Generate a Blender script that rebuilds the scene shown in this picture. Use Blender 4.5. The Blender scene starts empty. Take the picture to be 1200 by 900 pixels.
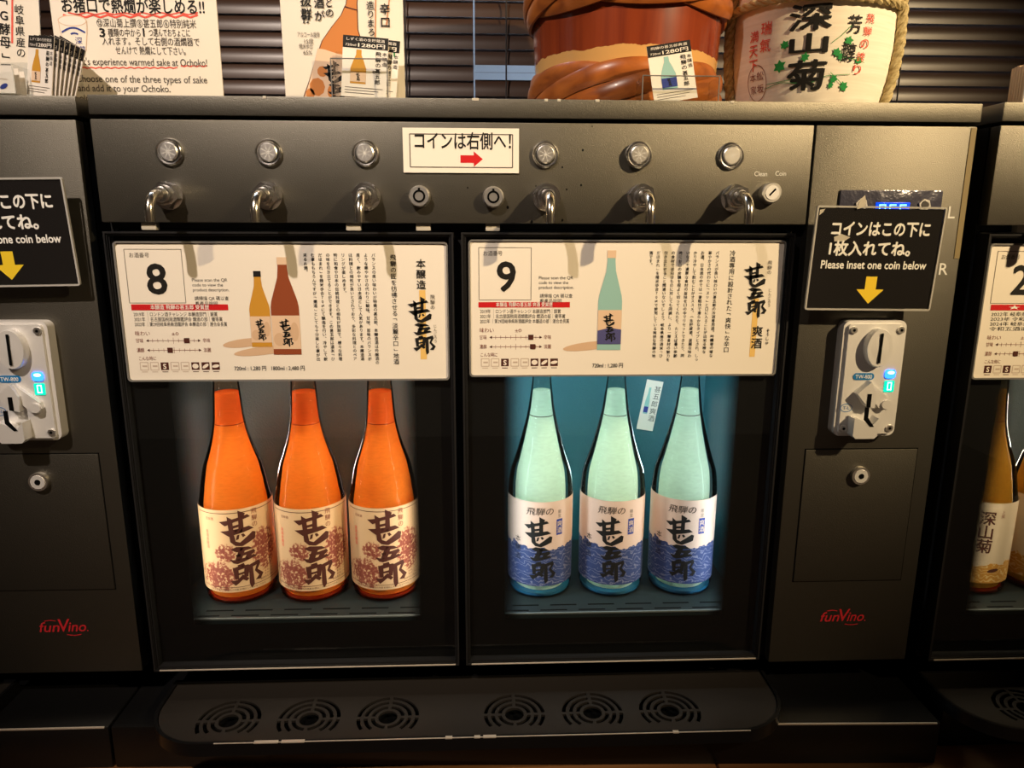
import bpy, bmesh, math, random
from mathutils import Vector, Matrix
random.seed(7)
PI = math.pi
SC = bpy.context.scene
COL = SC.collection

# ------------------------------------------------------------------ camera
PITCH, YAW, ROLL = math.radians(12.37), math.radians(2.29), math.radians(-0.186)
FPX = 832.0                                   # focal length for the 1200x900 frame
EYE = Vector((0.0, -0.70, 1.40))
cp, sp, cy_, sy_ = math.cos(PITCH), math.sin(PITCH), math.cos(YAW), math.sin(YAW)
FWD = Vector((sy_*cp, cy_*cp, -sp))
_rt = Vector((cy_, -sy_, 0)); _dn = FWD.cross(_rt)
RGT = math.cos(ROLL)*_rt + math.sin(ROLL)*_dn
DWN = -math.sin(ROLL)*_rt + math.cos(ROLL)*_dn
cam = bpy.data.cameras.new('camera'); camo = bpy.data.objects.new('camera', cam); COL.objects.link(camo)
cam.sensor_width = 36.0; cam.lens = FPX/1200*36.0; cam.clip_start = 0.02
camo.matrix_world = Matrix(((RGT.x, -DWN.x, -FWD.x, EYE.x), (RGT.y, -DWN.y, -FWD.y, EYE.y),
                            (RGT.z, -DWN.z, -FWD.z, EYE.z), (0, 0, 0, 1)))
SC.camera = camo

def at(px, py, Y=0.0):
    """point of the photo's ray on the vertical plane Y (measured positions)"""
    d = (px-600)/FPX*RGT + (py-450)/FPX*DWN + FWD
    return EYE + d*((Y-EYE.y)/d.y)
def atz(px, py, Z):
    d = (px-600)/FPX*RGT + (py-450)/FPX*DWN + FWD
    return EYE + d*((Z-EYE.z)/d.z)

# ------------------------------------------------------------------ world, lights, exposure
w = bpy.data.worlds.new('world'); SC.world = w; w.use_nodes = True
w.node_tree.nodes['Background'].inputs[0].default_value = (1.0, 0.93, 0.87, 1)
w.node_tree.nodes['Background'].inputs[1].default_value = 0.05
SC.view_settings.view_transform = 'Standard'; SC.view_settings.look = 'None'
SC.view_settings.exposure = 0.0; SC.view_settings.gamma = 1.0; SC.view_settings.use_curve_mapping = False

def spot(name, loc, aim, power, color, deg, blend, rad=0.02):
    l = bpy.data.lights.new(name, 'SPOT'); l.energy = power; l.color = color
    l.spot_size = math.radians(deg); l.spot_blend = blend; l.shadow_soft_size = rad
    o = bpy.data.objects.new(name, l); COL.objects.link(o); o.location = loc
    o.rotation_euler = (Vector(aim)-Vector(loc)).to_track_quat('-Z', 'Y').to_euler(); return o
def strip(name, loc, direction, power, color, length, width):
    l = bpy.data.lights.new(name, 'AREA'); l.energy = power; l.color = color
    l.shape = 'RECTANGLE'; l.size = width; l.size_y = length
    o = bpy.data.objects.new(name, l); COL.objects.link(o)
    z = -Vector(direction).normalized(); y = Vector((0, 0, 1)); x = y.cross(z).normalized()
    o.matrix_world = Matrix(((x.x, y.x, z.x, loc[0]), (x.y, y.y, z.y, loc[1]), (x.z, y.z, z.z, loc[2]), (0, 0, 0, 1))); return o
def area(name, loc, aim, power, color, sx, sy):
    l = bpy.data.lights.new(name, 'AREA'); l.energy = power; l.color = color
    l.shape = 'RECTANGLE'; l.size = sx; l.size_y = sy
    o = bpy.data.objects.new(name, l); COL.objects.link(o); o.location = loc
    o.rotation_euler = (Vector(aim)-Vector(loc)).to_track_quat('-Z', 'Y').to_euler(); return o

WARM = spot('ceiling_spot_warm', (1.40, -1.19, 2.33), (0.42, 0.0, 1.61), 225, (1.0, 0.74, 0.42), 42, 1.0)
COOL = spot('ceiling_spot_white', (-0.66, -1.25, 2.66), (-0.30, 0.0, 1.58), 150, (1.0, 0.83, 0.70), 40, 1.0)
for i, (x, y) in enumerate(((-1.6, -2.4), (0.1, -2.6), (1.7, -2.4))):
    spot('room_fill_spot', (x, y, 2.66), (x, y-0.3, 0), 90, (1.0, 0.88, 0.75), 85, 0.6, 0.04)  # added spots behind the camera, lighting the room for reflections and fill
area('outdoor_daylight', (0.25, 0.62, 2.6), (0.1, 1.1, 1.5), 34, (0.62, 0.76, 1.0), 2.0, 0.2)

# ------------------------------------------------------------------ materials
def mat(name, col, rough=0.5, metal=0.0, spec=0.5, bump=None, emit=None, coat=0.0, alpha=1.0, trans=0.0):
    m = bpy.data.materials.new(name); m.use_nodes = True
    p = m.node_tree.nodes['Principled BSDF']
    p.inputs['Base Color'].default_value = (*col, 1); p.inputs['Roughness'].default_value = rough
    p.inputs['Metallic'].default_value = metal; p.inputs['Specular IOR Level'].default_value = spec
    p.inputs['Coat Weight'].default_value = coat
    p.inputs['Transmission Weight'].default_value = trans
    if emit:
        p.inputs['Emission Color'].default_value = (*emit[0], 1); p.inputs['Emission Strength'].default_value = emit[1]
    if bump:
        nt = m.node_tree; tc = nt.nodes.new('ShaderNodeTexCoord'); n = nt.nodes.new('ShaderNodeTexNoise')
        b = nt.nodes.new('ShaderNodeBump'); n.inputs['Scale'].default_value = bump[0]; n.inputs['Detail'].default_value = 3
        b.inputs['Strength'].default_value = bump[1]; b.inputs['Distance'].default_value = bump[2]
        nt.links.new(tc.outputs['Object'], n.inputs['Vector']); nt.links.new(n.outputs['Fac'], b.inputs['Height'])
        nt.links.new(b.outputs['Normal'], p.inputs['Normal'])
    return m
def nodes(m): return m.node_tree.nodes, m.node_tree.links, m.node_tree.nodes['Principled BSDF']
def N(nt, kind, **kw):
    n = nt.new(kind)
    for k, v in kw.items():
        if k.startswith('i_'): n.inputs[int(k[2:])].default_value = v
        else: setattr(n, k, v)
    return n
def ramp(nt, stops, interp='LINEAR'):
    r = nt.new('ShaderNodeValToRGB'); r.color_ramp.interpolation = interp
    e = r.color_ramp.elements
    while len(e) < len(stops): e.new(0.5)
    for x, (p, c) in zip(e, stops): x.position = p; x.color = (*c, 1)
    return r

M = {}
M['powder'] = mat('textured_anthracite_paint', (0.122, 0.114, 0.094), 0.45, 0.93, 0.5, bump=(1200, 0.36, 0.0007))
M['black'] = mat('black_plastic', (0.008, 0.008, 0.008), 0.35, 0, 0.35)
M['matte_black'] = mat('matte_black', (0.006, 0.006, 0.006), 0.7, 0, 0.2)
M['gloss_black'] = mat('gloss_black', (0.007, 0.007, 0.0075), 0.28, 0, 0.4)
M['frame'] = mat('dark_aluminium', (0.02, 0.02, 0.021), 0.34, 0.3, 0.5)
M['tray'] = mat('tray_black_steel', (0.058, 0.050, 0.044), 0.42, 0.6, 0.5)
M['worn_and_lit_steel'] = mat('worn_and_lit_steel', (0.80, 0.72, 0.62), 0.5, 0.35)  # bare metal wear on trays and doors; painted light catch on plinths
M['chrome'] = mat('chrome', (0.88, 0.87, 0.85), 0.20, 1.0)
M['brushed'] = mat('brushed_steel', (0.80, 0.78, 0.74), 0.36, 1.0)
M['steel_gold'] = mat('stainless_tube', (0.82, 0.76, 0.64), 0.20, 1.0)
M['diecast'] = mat('diecast_zinc', (0.74, 0.73, 0.71), 0.45, 0.35, 0.5, bump=(900, 0.15, 0.0004))
M['hole'] = mat('hole_black', (0.003, 0.003, 0.003), 0.9, 0, 0.05)
M['white_ink'] = mat('white_ink', (0.75, 0.75, 0.72), 0.6)
M['red_logo'] = mat('red_logo', (0.62, 0.02, 0.03), 0.5)
M['paper'] = mat('card_paper', (0.82, 0.76, 0.67), 0.6, 0, 0.25)
M['poster'] = mat('poster_paper', (0.80, 0.74, 0.63), 0.7, 0, 0.2)
M['ink'] = mat('black_ink', (0.012, 0.011, 0.010), 0.6, 0, 0.2)
M['ink_soft'] = mat('grey_ink', (0.10, 0.085, 0.07), 0.6, 0, 0.2)
M['ink_red'] = mat('red_ink', (0.55, 0.012, 0.015), 0.6, 0, 0.2)
M['ink_redbrown'] = mat('red_brown_ink', (0.20, 0.04, 0.025), 0.6, 0, 0.2)
M['ink_brown'] = mat('brown_ink', (0.075, 0.022, 0.015), 0.6, 0, 0.2)
M['ink_pale'] = mat('pale_ink', (0.55, 0.44, 0.36), 0.6, 0, 0.2)
M['ink_gold'] = mat('gold_ink', (0.80, 0.52, 0.16), 0.6, 0, 0.2)
M['ink_blue'] = mat('blue_ink', (0.03, 0.05, 0.25), 0.6, 0, 0.2)
M['ink_green'] = mat('green_ink', (0.02, 0.26, 0.06), 0.6, 0, 0.2)
M['ink_coral'] = mat('coral_ink', (0.75, 0.10, 0.07), 0.6, 0, 0.2)
M['art_orange'] = mat('print_orange', (0.55, 0.20, 0.05), 0.6, 0, 0.2)
M['art_amber'] = mat('print_amber', (0.55, 0.27, 0.03), 0.6, 0, 0.2)
M['art_brown'] = mat('print_brown', (0.26, 0.06, 0.02), 0.6, 0, 0.2)
M['art_aqua'] = mat('print_aqua', (0.28, 0.50, 0.47), 0.6, 0, 0.2)
M['art_label'] = mat('print_label', (0.72, 0.52, 0.36), 0.6, 0, 0.2)
M['art_shadow'] = mat('print_shadow', (0.62, 0.42, 0.27), 0.6, 0, 0.2)
M['art_purple'] = mat('print_purple', (0.08, 0.08, 0.22), 0.6, 0, 0.2)
M['yellow'] = mat('yellow_print', (0.85, 0.60, 0.02), 0.6)
M['sign_black'] = mat('black_print', (0.012, 0.011, 0.011), 0.25, 0, 0.5)
M['sign_white'] = mat('white_print', (0.85, 0.84, 0.80), 0.5)
M['tape'] = mat('masking_tape', (0.20, 0.15, 0.06), 0.6)
M['tape_pale'] = mat('torn_tape', (0.50, 0.46, 0.38), 0.5)
M['badge_blue'] = mat('badge_blue', (0.01, 0.16, 0.42), 0.4)
M['led_blue'] = mat('led_blue', (0.02, 0.08, 0.8), 0.3, emit=((0.02, 0.16, 1.0), 4.0))
M['led_cyan'] = mat('led_white', (0.5, 0.8, 1), 0.3, emit=((0.45, 0.85, 1.0), 3.0))
M['led_green'] = mat('led_green', (0.0, 0.5, 0.35), 0.3, emit=((0.0, 0.75, 0.50), 1.0))
M['led_digit'] = mat('led_digit', (0.8, 1, 1), 0.3, emit=((0.6, 1.0, 0.95), 2.2))
M['disp_blue'] = mat('display_blue', (0.0, 0.04, 0.6), 0.2, emit=((0.0, 0.06, 1.0), 1.2))
M['disp_digit'] = mat('display_digit', (0.3, 0.9, 1), 0.3, emit=((0.15, 0.75, 1.0), 2.4))
M['foil'] = mat('mirror_film', (0.06, 0.06, 0.09), 0.22, 0.2, 0.8, bump=(90, 0.5, 0.003))
M['unseen_led_strip'] = mat('unseen_led_strip', (0.8, 0.8, 0.8), 0.4, emit=((1, 1, 1), 0.5))
M['cord'] = mat('blind_cord', (0.02, 0.015, 0.012), 0.8)
M['slat'] = mat('blind_slat', (0.046, 0.024, 0.016), 0.32, 0.0, 0.45)
M['band'] = mat('rubber_band', (0.45, 0.30, 0.12), 0.6)

def glassmix(name, tint, ior=1.45, rough=0.0, one_side=False):
    m = bpy.data.materials.new(name); m.use_nodes = True
    nt, lk, p = nodes(m); nt.remove(p); out = nt['Material Output']
    t = N(nt, 'ShaderNodeBsdfTransparent'); t.inputs[0].default_value = (*tint, 1)
    g = N(nt, 'ShaderNodeBsdfGlossy'); g.inputs['Roughness'].default_value = rough
    f = N(nt, 'ShaderNodeFresnel'); f.inputs['IOR'].default_value = ior
    mx = N(nt, 'ShaderNodeMixShader')
    if one_side:                       # thin sheet: only the outer face mirrors
        ge = N(nt, 'ShaderNodeNewGeometry'); mu = N(nt, 'ShaderNodeMath', operation='MULTIPLY_ADD')
        lk.new(f.outputs[0], mu.inputs[0]); iv = N(nt, 'ShaderNodeMath', operation='SUBTRACT'); iv.inputs[0].default_value = 1
        lk.new(ge.outputs['Backfacing'], iv.inputs[1]); lk.new(iv.outputs[0], mu.inputs[1]); mu.inputs[2].default_value = 0
        lk.new(mu.outputs[0], mx.inputs[0])
    else: lk.new(f.outputs[0], mx.inputs[0])
    lk.new(t.outputs[0], mx.inputs[1]); lk.new(g.outputs[0], mx.inputs[2])
    lk.new(mx.outputs[0], out.inputs['Surface']); return m
M['glass'] = glassmix('door_glass', (0.97, 0.985, 0.98), 1.45, 0.0, True)
M['acrylic'] = glassmix('clear_acrylic', (0.94, 0.95, 0.95), 1.42, 0.03, True)
M['sleeve'] = glassmix('clear_sleeve', (0.97, 0.97, 0.96), 1.12, 0.12, True)
M['sleeve_edge'] = mat('sleeve_edge', (0.42, 0.41, 0.38), 0.3, 0, 0.6)
M['acrylic_edge'] = mat('acrylic_edge', (0.16, 0.155, 0.145), 0.3, 0, 0.6)
M['bottle_brown'] = glassmix('brown_bottle_glass', (0.90, 0.74, 0.60), 1.14, 0.03)
M['bottle_aqua'] = glassmix('aqua_bottle_glass', (0.86, 0.88, 0.85), 1.14, 0.03)
M['bottle_olive'] = glassmix('olive_bottle_glass', (0.80, 0.70, 0.50), 1.14, 0.03)

def liquid(name, c0, c1, z0, z1):
    """cloudy back-lit filling: diffuse + translucent, its own colour changing slowly up the bottle"""
    m = bpy.data.materials.new(name); m.use_nodes = True
    nt, lk, p = nodes(m); nt.remove(p); out = nt['Material Output']
    tc = N(nt, 'ShaderNodeTexCoord'); s = N(nt, 'ShaderNodeSeparateXYZ'); lk.new(tc.outputs['Object'], s.inputs[0])
    mr = N(nt, 'ShaderNodeMapRange'); lk.new(s.outputs[2], mr.inputs[0])
    mr.inputs[1].default_value = z0; mr.inputs[2].default_value = z1
    r = ramp(nt, [(0, c0), (1, c1)]); lk.new(mr.outputs[0], r.inputs[0])
    n = N(nt, 'ShaderNodeTexNoise'); n.inputs['Scale'].default_value = 160; n.inputs['Detail'].default_value = 4
    mp = N(nt, 'ShaderNodeMapping'); mp.inputs['Scale'].default_value = (1, 1, 3.0)
    lk.new(tc.outputs['Object'], mp.inputs[0]); lk.new(mp.outputs[0], n.inputs['Vector'])
    nr = ramp(nt, [(0.3, (0.90, 0.90, 0.90)), (0.6, (1, 1, 1))]); lk.new(n.outputs['Fac'], nr.inputs[0])
    mu = N(nt, 'ShaderNodeMix', data_type='RGBA', blend_type='MULTIPLY'); mu.inputs[0].default_value = 1
    lk.new(r.outputs[0], mu.inputs[6]); lk.new(nr.outputs[0], mu.inputs[7])
    d = N(nt, 'ShaderNodeBsdfDiffuse'); t = N(nt, 'ShaderNodeBsdfTranslucent'); mx = N(nt, 'ShaderNodeMixShader'); mx.inputs[0].default_value = 0.62
    lk.new(mu.outputs[2], d.inputs[0]); lk.new(mu.outputs[2], t.inputs[0])
    lk.new(d.outputs[0], mx.inputs[1]); lk.new(t.outputs[0], mx.inputs[2]); lk.new(mx.outputs[0], out.inputs['Surface'])
    return m
M['liq_orange'] = liquid('amber_filling', (0.90, 0.48, 0.11), (0.89, 0.41, 0.09), 0.08, 0.20)
M['liq_orange_neck'] = liquid('amber_neck', (0.88, 0.32, 0.075), (0.86, 0.28, 0.07), 0.16, 0.24)
M['liq_aqua'] = liquid('aqua_filling', (0.80, 0.90, 0.76), (0.78, 0.90, 0.77), 0.02, 0.20)
M['liq_aqua_neck'] = liquid('aqua_neck', (0.76, 0.88, 0.76), (0.74, 0.88, 0.76), 0.16, 0.24)
M['liq_olive'] = liquid('olive_filling', (0.62, 0.44, 0.13), (0.55, 0.38, 0.11), 0.02, 0.20)
M['base_blue'] = mat('blue_glass_base', (0.02, 0.16, 0.34), 0.2, 0, 0.5)
M['base_brown'] = mat('brown_glass_base', (0.30, 0.03, 0.008), 0.2, 0, 0.5)

def label_orange():
    m = mat('botanical_label', (0.8, 0.6, 0.4), 0.65, 0, 0.2); nt, lk, p = nodes(m)
    tc = N(nt, 'ShaderNodeTexCoord'); s = N(nt, 'ShaderNodeSeparateXYZ'); lk.new(tc.outputs['Object'], s.inputs[0])
    def zone(cx, cz, rx, rz):
        a = N(nt, 'ShaderNodeMath', operation='SUBTRACT'); lk.new(s.outputs[0], a.inputs[0]); a.inputs[1].default_value = cx
        a2 = N(nt, 'ShaderNodeMath', operation='DIVIDE'); lk.new(a.outputs[0], a2.inputs[0]); a2.inputs[1].default_value = rx
        b = N(nt, 'ShaderNodeMath', operation='SUBTRACT'); lk.new(s.outputs[2], b.inputs[0]); b.inputs[1].default_value = cz
        b2 = N(nt, 'ShaderNodeMath', operation='DIVIDE'); lk.new(b.outputs[0], b2.inputs[0]); b2.inputs[1].default_value = rz
        a3 = N(nt, 'ShaderNodeMath', operation='POWER'); lk.new(a2.outputs[0], a3.inputs[0]); a3.inputs[1].default_value = 2
        b3 = N(nt, 'ShaderNodeMath', operation='POWER'); lk.new(b2.outputs[0], b3.inputs[0]); b3.inputs[1].default_value = 2
        c = N(nt, 'ShaderNodeMath', operation='ADD'); lk.new(a3.outputs[0], c.inputs[0]); lk.new(b3.outputs[0], c.inputs[1])
        d = N(nt, 'ShaderNodeMath', operation='SUBTRACT', use_clamp=True); d.inputs[0].default_value = 1.2; lk.new(c.outputs[0], d.inputs[1])
        return d
    z1, z2, z3 = zone(-0.022, 0.036, 0.019, 0.020), zone(0.025, 0.062, 0.014, 0.028), zone(-0.015, 0.064, 0.012, 0.012)
    mx = N(nt, 'ShaderNodeMath', operation='MAXIMUM'); lk.new(z1.outputs[0], mx.inputs[0]); lk.new(z2.outputs[0], mx.inputs[1])
    mx2 = N(nt, 'ShaderNodeMath', operation='MAXIMUM'); lk.new(mx.outputs[0], mx2.inputs[0]); lk.new(z3.outputs[0], mx2.inputs[1])
    v = N(nt, 'ShaderNodeTexVoronoi', feature='DISTANCE_TO_EDGE'); v.inputs['Scale'].default_value = 240
    n = N(nt, 'ShaderNodeTexNoise'); n.inputs['Scale'].default_value = 330; n.inputs['Detail'].default_value = 3
    lk.new(tc.outputs['Object'], n.inputs['Vector']); lk.new(tc.outputs['Object'], v.inputs['Vector'])
    mu = N(nt, 'ShaderNodeMath', operation='MULTIPLY'); lk.new(mx2.outputs[0], mu.inputs[0])
    nr = N(nt, 'ShaderNodeMapRange'); lk.new(n.outputs['Fac'], nr.inputs[0]); nr.inputs[1].default_value = 0.30; nr.inputs[2].default_value = 0.62
    lk.new(nr.outputs[0], mu.inputs[1])
    r = ramp(nt, [(0.0, (0.68, 0.46, 0.26)), (0.22, (0.68, 0.45, 0.25)), (0.42, (0.34, 0.11, 0.07)), (0.8, (0.24, 0.06, 0.04))])
    lk.new(mu.outputs[0], r.inputs[0]); lk.new(r.outputs[0], p.inputs['Base Color']); return m
def label_blue(name, paper, sea, line, z0):
    m = mat(name, paper, 0.65, 0, 0.2); nt, lk, p = nodes(m)
    tc = N(nt, 'ShaderNodeTexCoord'); s = N(nt, 'ShaderNodeSeparateXYZ'); lk.new(tc.outputs['Object'], s.inputs[0])
    n = N(nt, 'ShaderNodeTexNoise'); n.inputs['Scale'].default_value = 55; n.inputs['Detail'].default_value = 3
    lk.new(tc.outputs['Object'], n.inputs['Vector'])
    sc = N(nt, 'ShaderNodeMath', operation='MULTIPLY_ADD'); lk.new(n.outputs['Fac'], sc.inputs[0]); sc.inputs[1].default_value = -0.026; lk.new(s.outputs[2], sc.inputs[2])
    lt = N(nt, 'ShaderNodeMath', operation='LESS_THAN'); lk.new(sc.outputs[0], lt.inputs[0]); lt.inputs[1].default_value = z0-0.013
    wv = N(nt, 'ShaderNodeTexWave', wave_type='BANDS', bands_direction='Z'); wv.inputs['Scale'].default_value = 60
    wv.inputs['Distortion'].default_value = 13; wv.inputs['Detail'].default_value = 2.5; wv.inputs['Detail Scale'].default_value = 1.6
    lk.new(tc.outputs['Object'], wv.inputs['Vector'])
    r = ramp(nt, [(0.0, sea), (0.83, sea), (0.95, line)]); lk.new(wv.outputs['Fac'], r.inputs[0])
    mx = N(nt, 'ShaderNodeMix', data_type='RGBA'); lk.new(lt.outputs[0], mx.inputs[0]); mx.inputs[6].default_value = (*paper, 1)
    lk.new(r.outputs[0], mx.inputs[7]); lk.new(mx.outputs[2], p.inputs['Base Color']); return m
M['label_orange'] = label_orange()
M['label_blue'] = label_blue('wave_label', (0.66, 0.46, 0.36), (0.034, 0.052, 0.145), (0.16, 0.16, 0.24), 0.064)
M['label_gold'] = label_blue('gold_wave_label', (0.62, 0.50, 0.36), (0.50, 0.24, 0.04), (0.66, 0.46, 0.2), 0.040)

def streaky(name, c0, c1, scale, rough, coat=0.0, z=None, spec=0.4):
    m = mat(name, c0, rough, 0, spec, coat=coat); nt, lk, p = nodes(m)
    tc = N(nt, 'ShaderNodeTexCoord'); mp = N(nt, 'ShaderNodeMapping'); mp.inputs['Scale'].default_value = scale
    n = N(nt, 'ShaderNodeTexNoise'); n.inputs['Scale'].default_value = 1; n.inputs['Detail'].default_value = 5; n.inputs['Distortion'].default_value = 0.6
    lk.new(tc.outputs['Object'], mp.inputs[0]); lk.new(mp.outputs[0], n.inputs['Vector'])
    r = ramp(nt, [(0.3, c0), (0.7, c1)]); lk.new(n.outputs['Fac'], r.inputs[0])
    src = r.outputs[0]
    if z:                                    # bare wood band left under the varnish, with a ragged edge
        s = N(nt, 'ShaderNodeSeparateXYZ'); lk.new(tc.outputs['Object'], s.inputs[0])
        n2 = N(nt, 'ShaderNodeTexNoise'); n2.inputs['Scale'].default_value = 40; n2.inputs['Detail'].default_value = 4; lk.new(tc.outputs['Object'], n2.inputs['Vector'])
        a = N(nt, 'ShaderNodeMath', operation='MULTIPLY_ADD'); lk.new(n2.outputs['Fac'], a.inputs[0]); a.inputs[1].default_value = 0.012; lk.new(s.outputs[2], a.inputs[2])
        lt = N(nt, 'ShaderNodeMath', operation='LESS_THAN'); lk.new(a.outputs[0], lt.inputs[0]); lt.inputs[1].default_value = z+0.006
        mx = N(nt, 'ShaderNodeMix', data_type='RGBA'); lk.new(lt.outputs[0], mx.inputs[0]); lk.new(src, mx.inputs[6]); mx.inputs[7].default_value = (0.62, 0.34, 0.11, 1)
        src = mx.outputs[2]
    lk.new(src, p.inputs['Base Color']); return m
M['cask'] = streaky('varnished_cedar', (0.15, 0.022, 0.008), (0.27, 0.048, 0.012), (60, 60, 3), 0.26, 0.5, z=0.062)
M['bamboo'] = streaky('varnished_bamboo', (0.20, 0.050, 0.010), (0.44, 0.13, 0.022), (30, 30, 60), 0.32, 0.3)
M['straw'] = streaky('white_straw_mat', (0.80, 0.72, 0.60), (0.90, 0.84, 0.73), (10, 10, 260), 0.85)
M['rope'] = streaky('straw_rope', (0.34, 0.26, 0.11), (0.64, 0.53, 0.29), (140, 140, 300), 0.8)
M['wood'] = streaky('counter_wood', (0.30, 0.13, 0.05), (0.50, 0.25, 0.10), (3, 60, 60), 0.35, 0.2)
M['box_wood'] = streaky('pale_wood', (0.42, 0.24, 0.11), (0.62, 0.42, 0.22), (120, 20, 4), 0.5)
M['floor'] = streaky('floor_boards', (0.07, 0.035, 0.02), (0.13, 0.065, 0.035), (4, 30, 1), 0.4)
M['wall'] = mat('plaster', (0.55, 0.46, 0.36), 0.85)
M['ceil'] = mat('ceiling_paint', (0.10, 0.08, 0.065), 0.9)
M['outside'] = mat('outdoor_render', (0.7, 0.72, 0.75), 0.9)
M['liner_teal'] = mat('teal_liner', (0.013, 0.105, 0.140), 0.42, 0, 0.5, bump=(420, 0.5, 0.0012))
M['liner_grey'] = mat('grey_liner', (0.042, 0.056, 0.060), 0.42, 0, 0.5, bump=(420, 0.5, 0.0012))
M['lit_lip'] = mat('lit_shelf_lip', (0.12, 0.14, 0.14), 0.4)  # paler grey stands in for light caught on the shelf's front edge
M['shelf'] = mat('dark_shelf', (0.009, 0.015, 0.016), 0.45, 0, 0.4)
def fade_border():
    """printed black border whose inner edge fades smoothly from opaque to clear, by the door's own coordinates"""
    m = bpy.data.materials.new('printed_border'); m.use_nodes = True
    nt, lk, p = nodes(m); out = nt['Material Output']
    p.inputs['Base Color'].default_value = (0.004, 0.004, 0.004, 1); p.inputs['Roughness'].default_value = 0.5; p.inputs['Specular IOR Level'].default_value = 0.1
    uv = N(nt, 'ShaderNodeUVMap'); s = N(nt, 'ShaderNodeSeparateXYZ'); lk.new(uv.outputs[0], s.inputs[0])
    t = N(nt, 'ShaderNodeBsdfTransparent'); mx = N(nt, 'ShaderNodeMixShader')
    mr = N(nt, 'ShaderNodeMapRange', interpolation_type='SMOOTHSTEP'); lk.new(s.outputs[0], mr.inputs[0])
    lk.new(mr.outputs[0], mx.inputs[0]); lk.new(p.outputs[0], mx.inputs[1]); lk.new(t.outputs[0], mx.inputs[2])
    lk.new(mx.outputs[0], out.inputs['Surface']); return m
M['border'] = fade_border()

# ------------------------------------------------------------------ mesh building
_glyph = {}
def glyphs(s, bold=0.0):
    if bold:
        vs, fs = glyphs(s); n = len(vs); V, F_ = [], []
        for i, (a, b) in enumerate(((1, 0.4), (-1, -0.4), (0.4, -1), (-0.4, 1))):
            V += [(x+a*bold, y+b*bold, 0.00004*i) for x, y, _ in vs]; F_ += [tuple(q+i*n for q in f) for f in fs]
        return V, F_
    k = (s, bold)
    if k not in _glyph:
        c = bpy.data.curves.new('t', 'FONT'); c.body = s; c.size = 1; c.offset = bold; c.resolution_u = 3
        o = bpy.data.objects.new('t', c); COL.objects.link(o)
        bpy.context.view_layer.update()
        me = bpy.data.meshes.new_from_object(o.evaluated_get(bpy.context.evaluated_depsgraph_get()))
        _glyph[k] = ([(v.co.x, v.co.y, 0.0) for v in me.vertices], [tuple(p.vertices) for p in me.polygons])
        bpy.data.objects.remove(o); bpy.data.curves.remove(c); bpy.data.meshes.remove(me)
    return _glyph[k]

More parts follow.
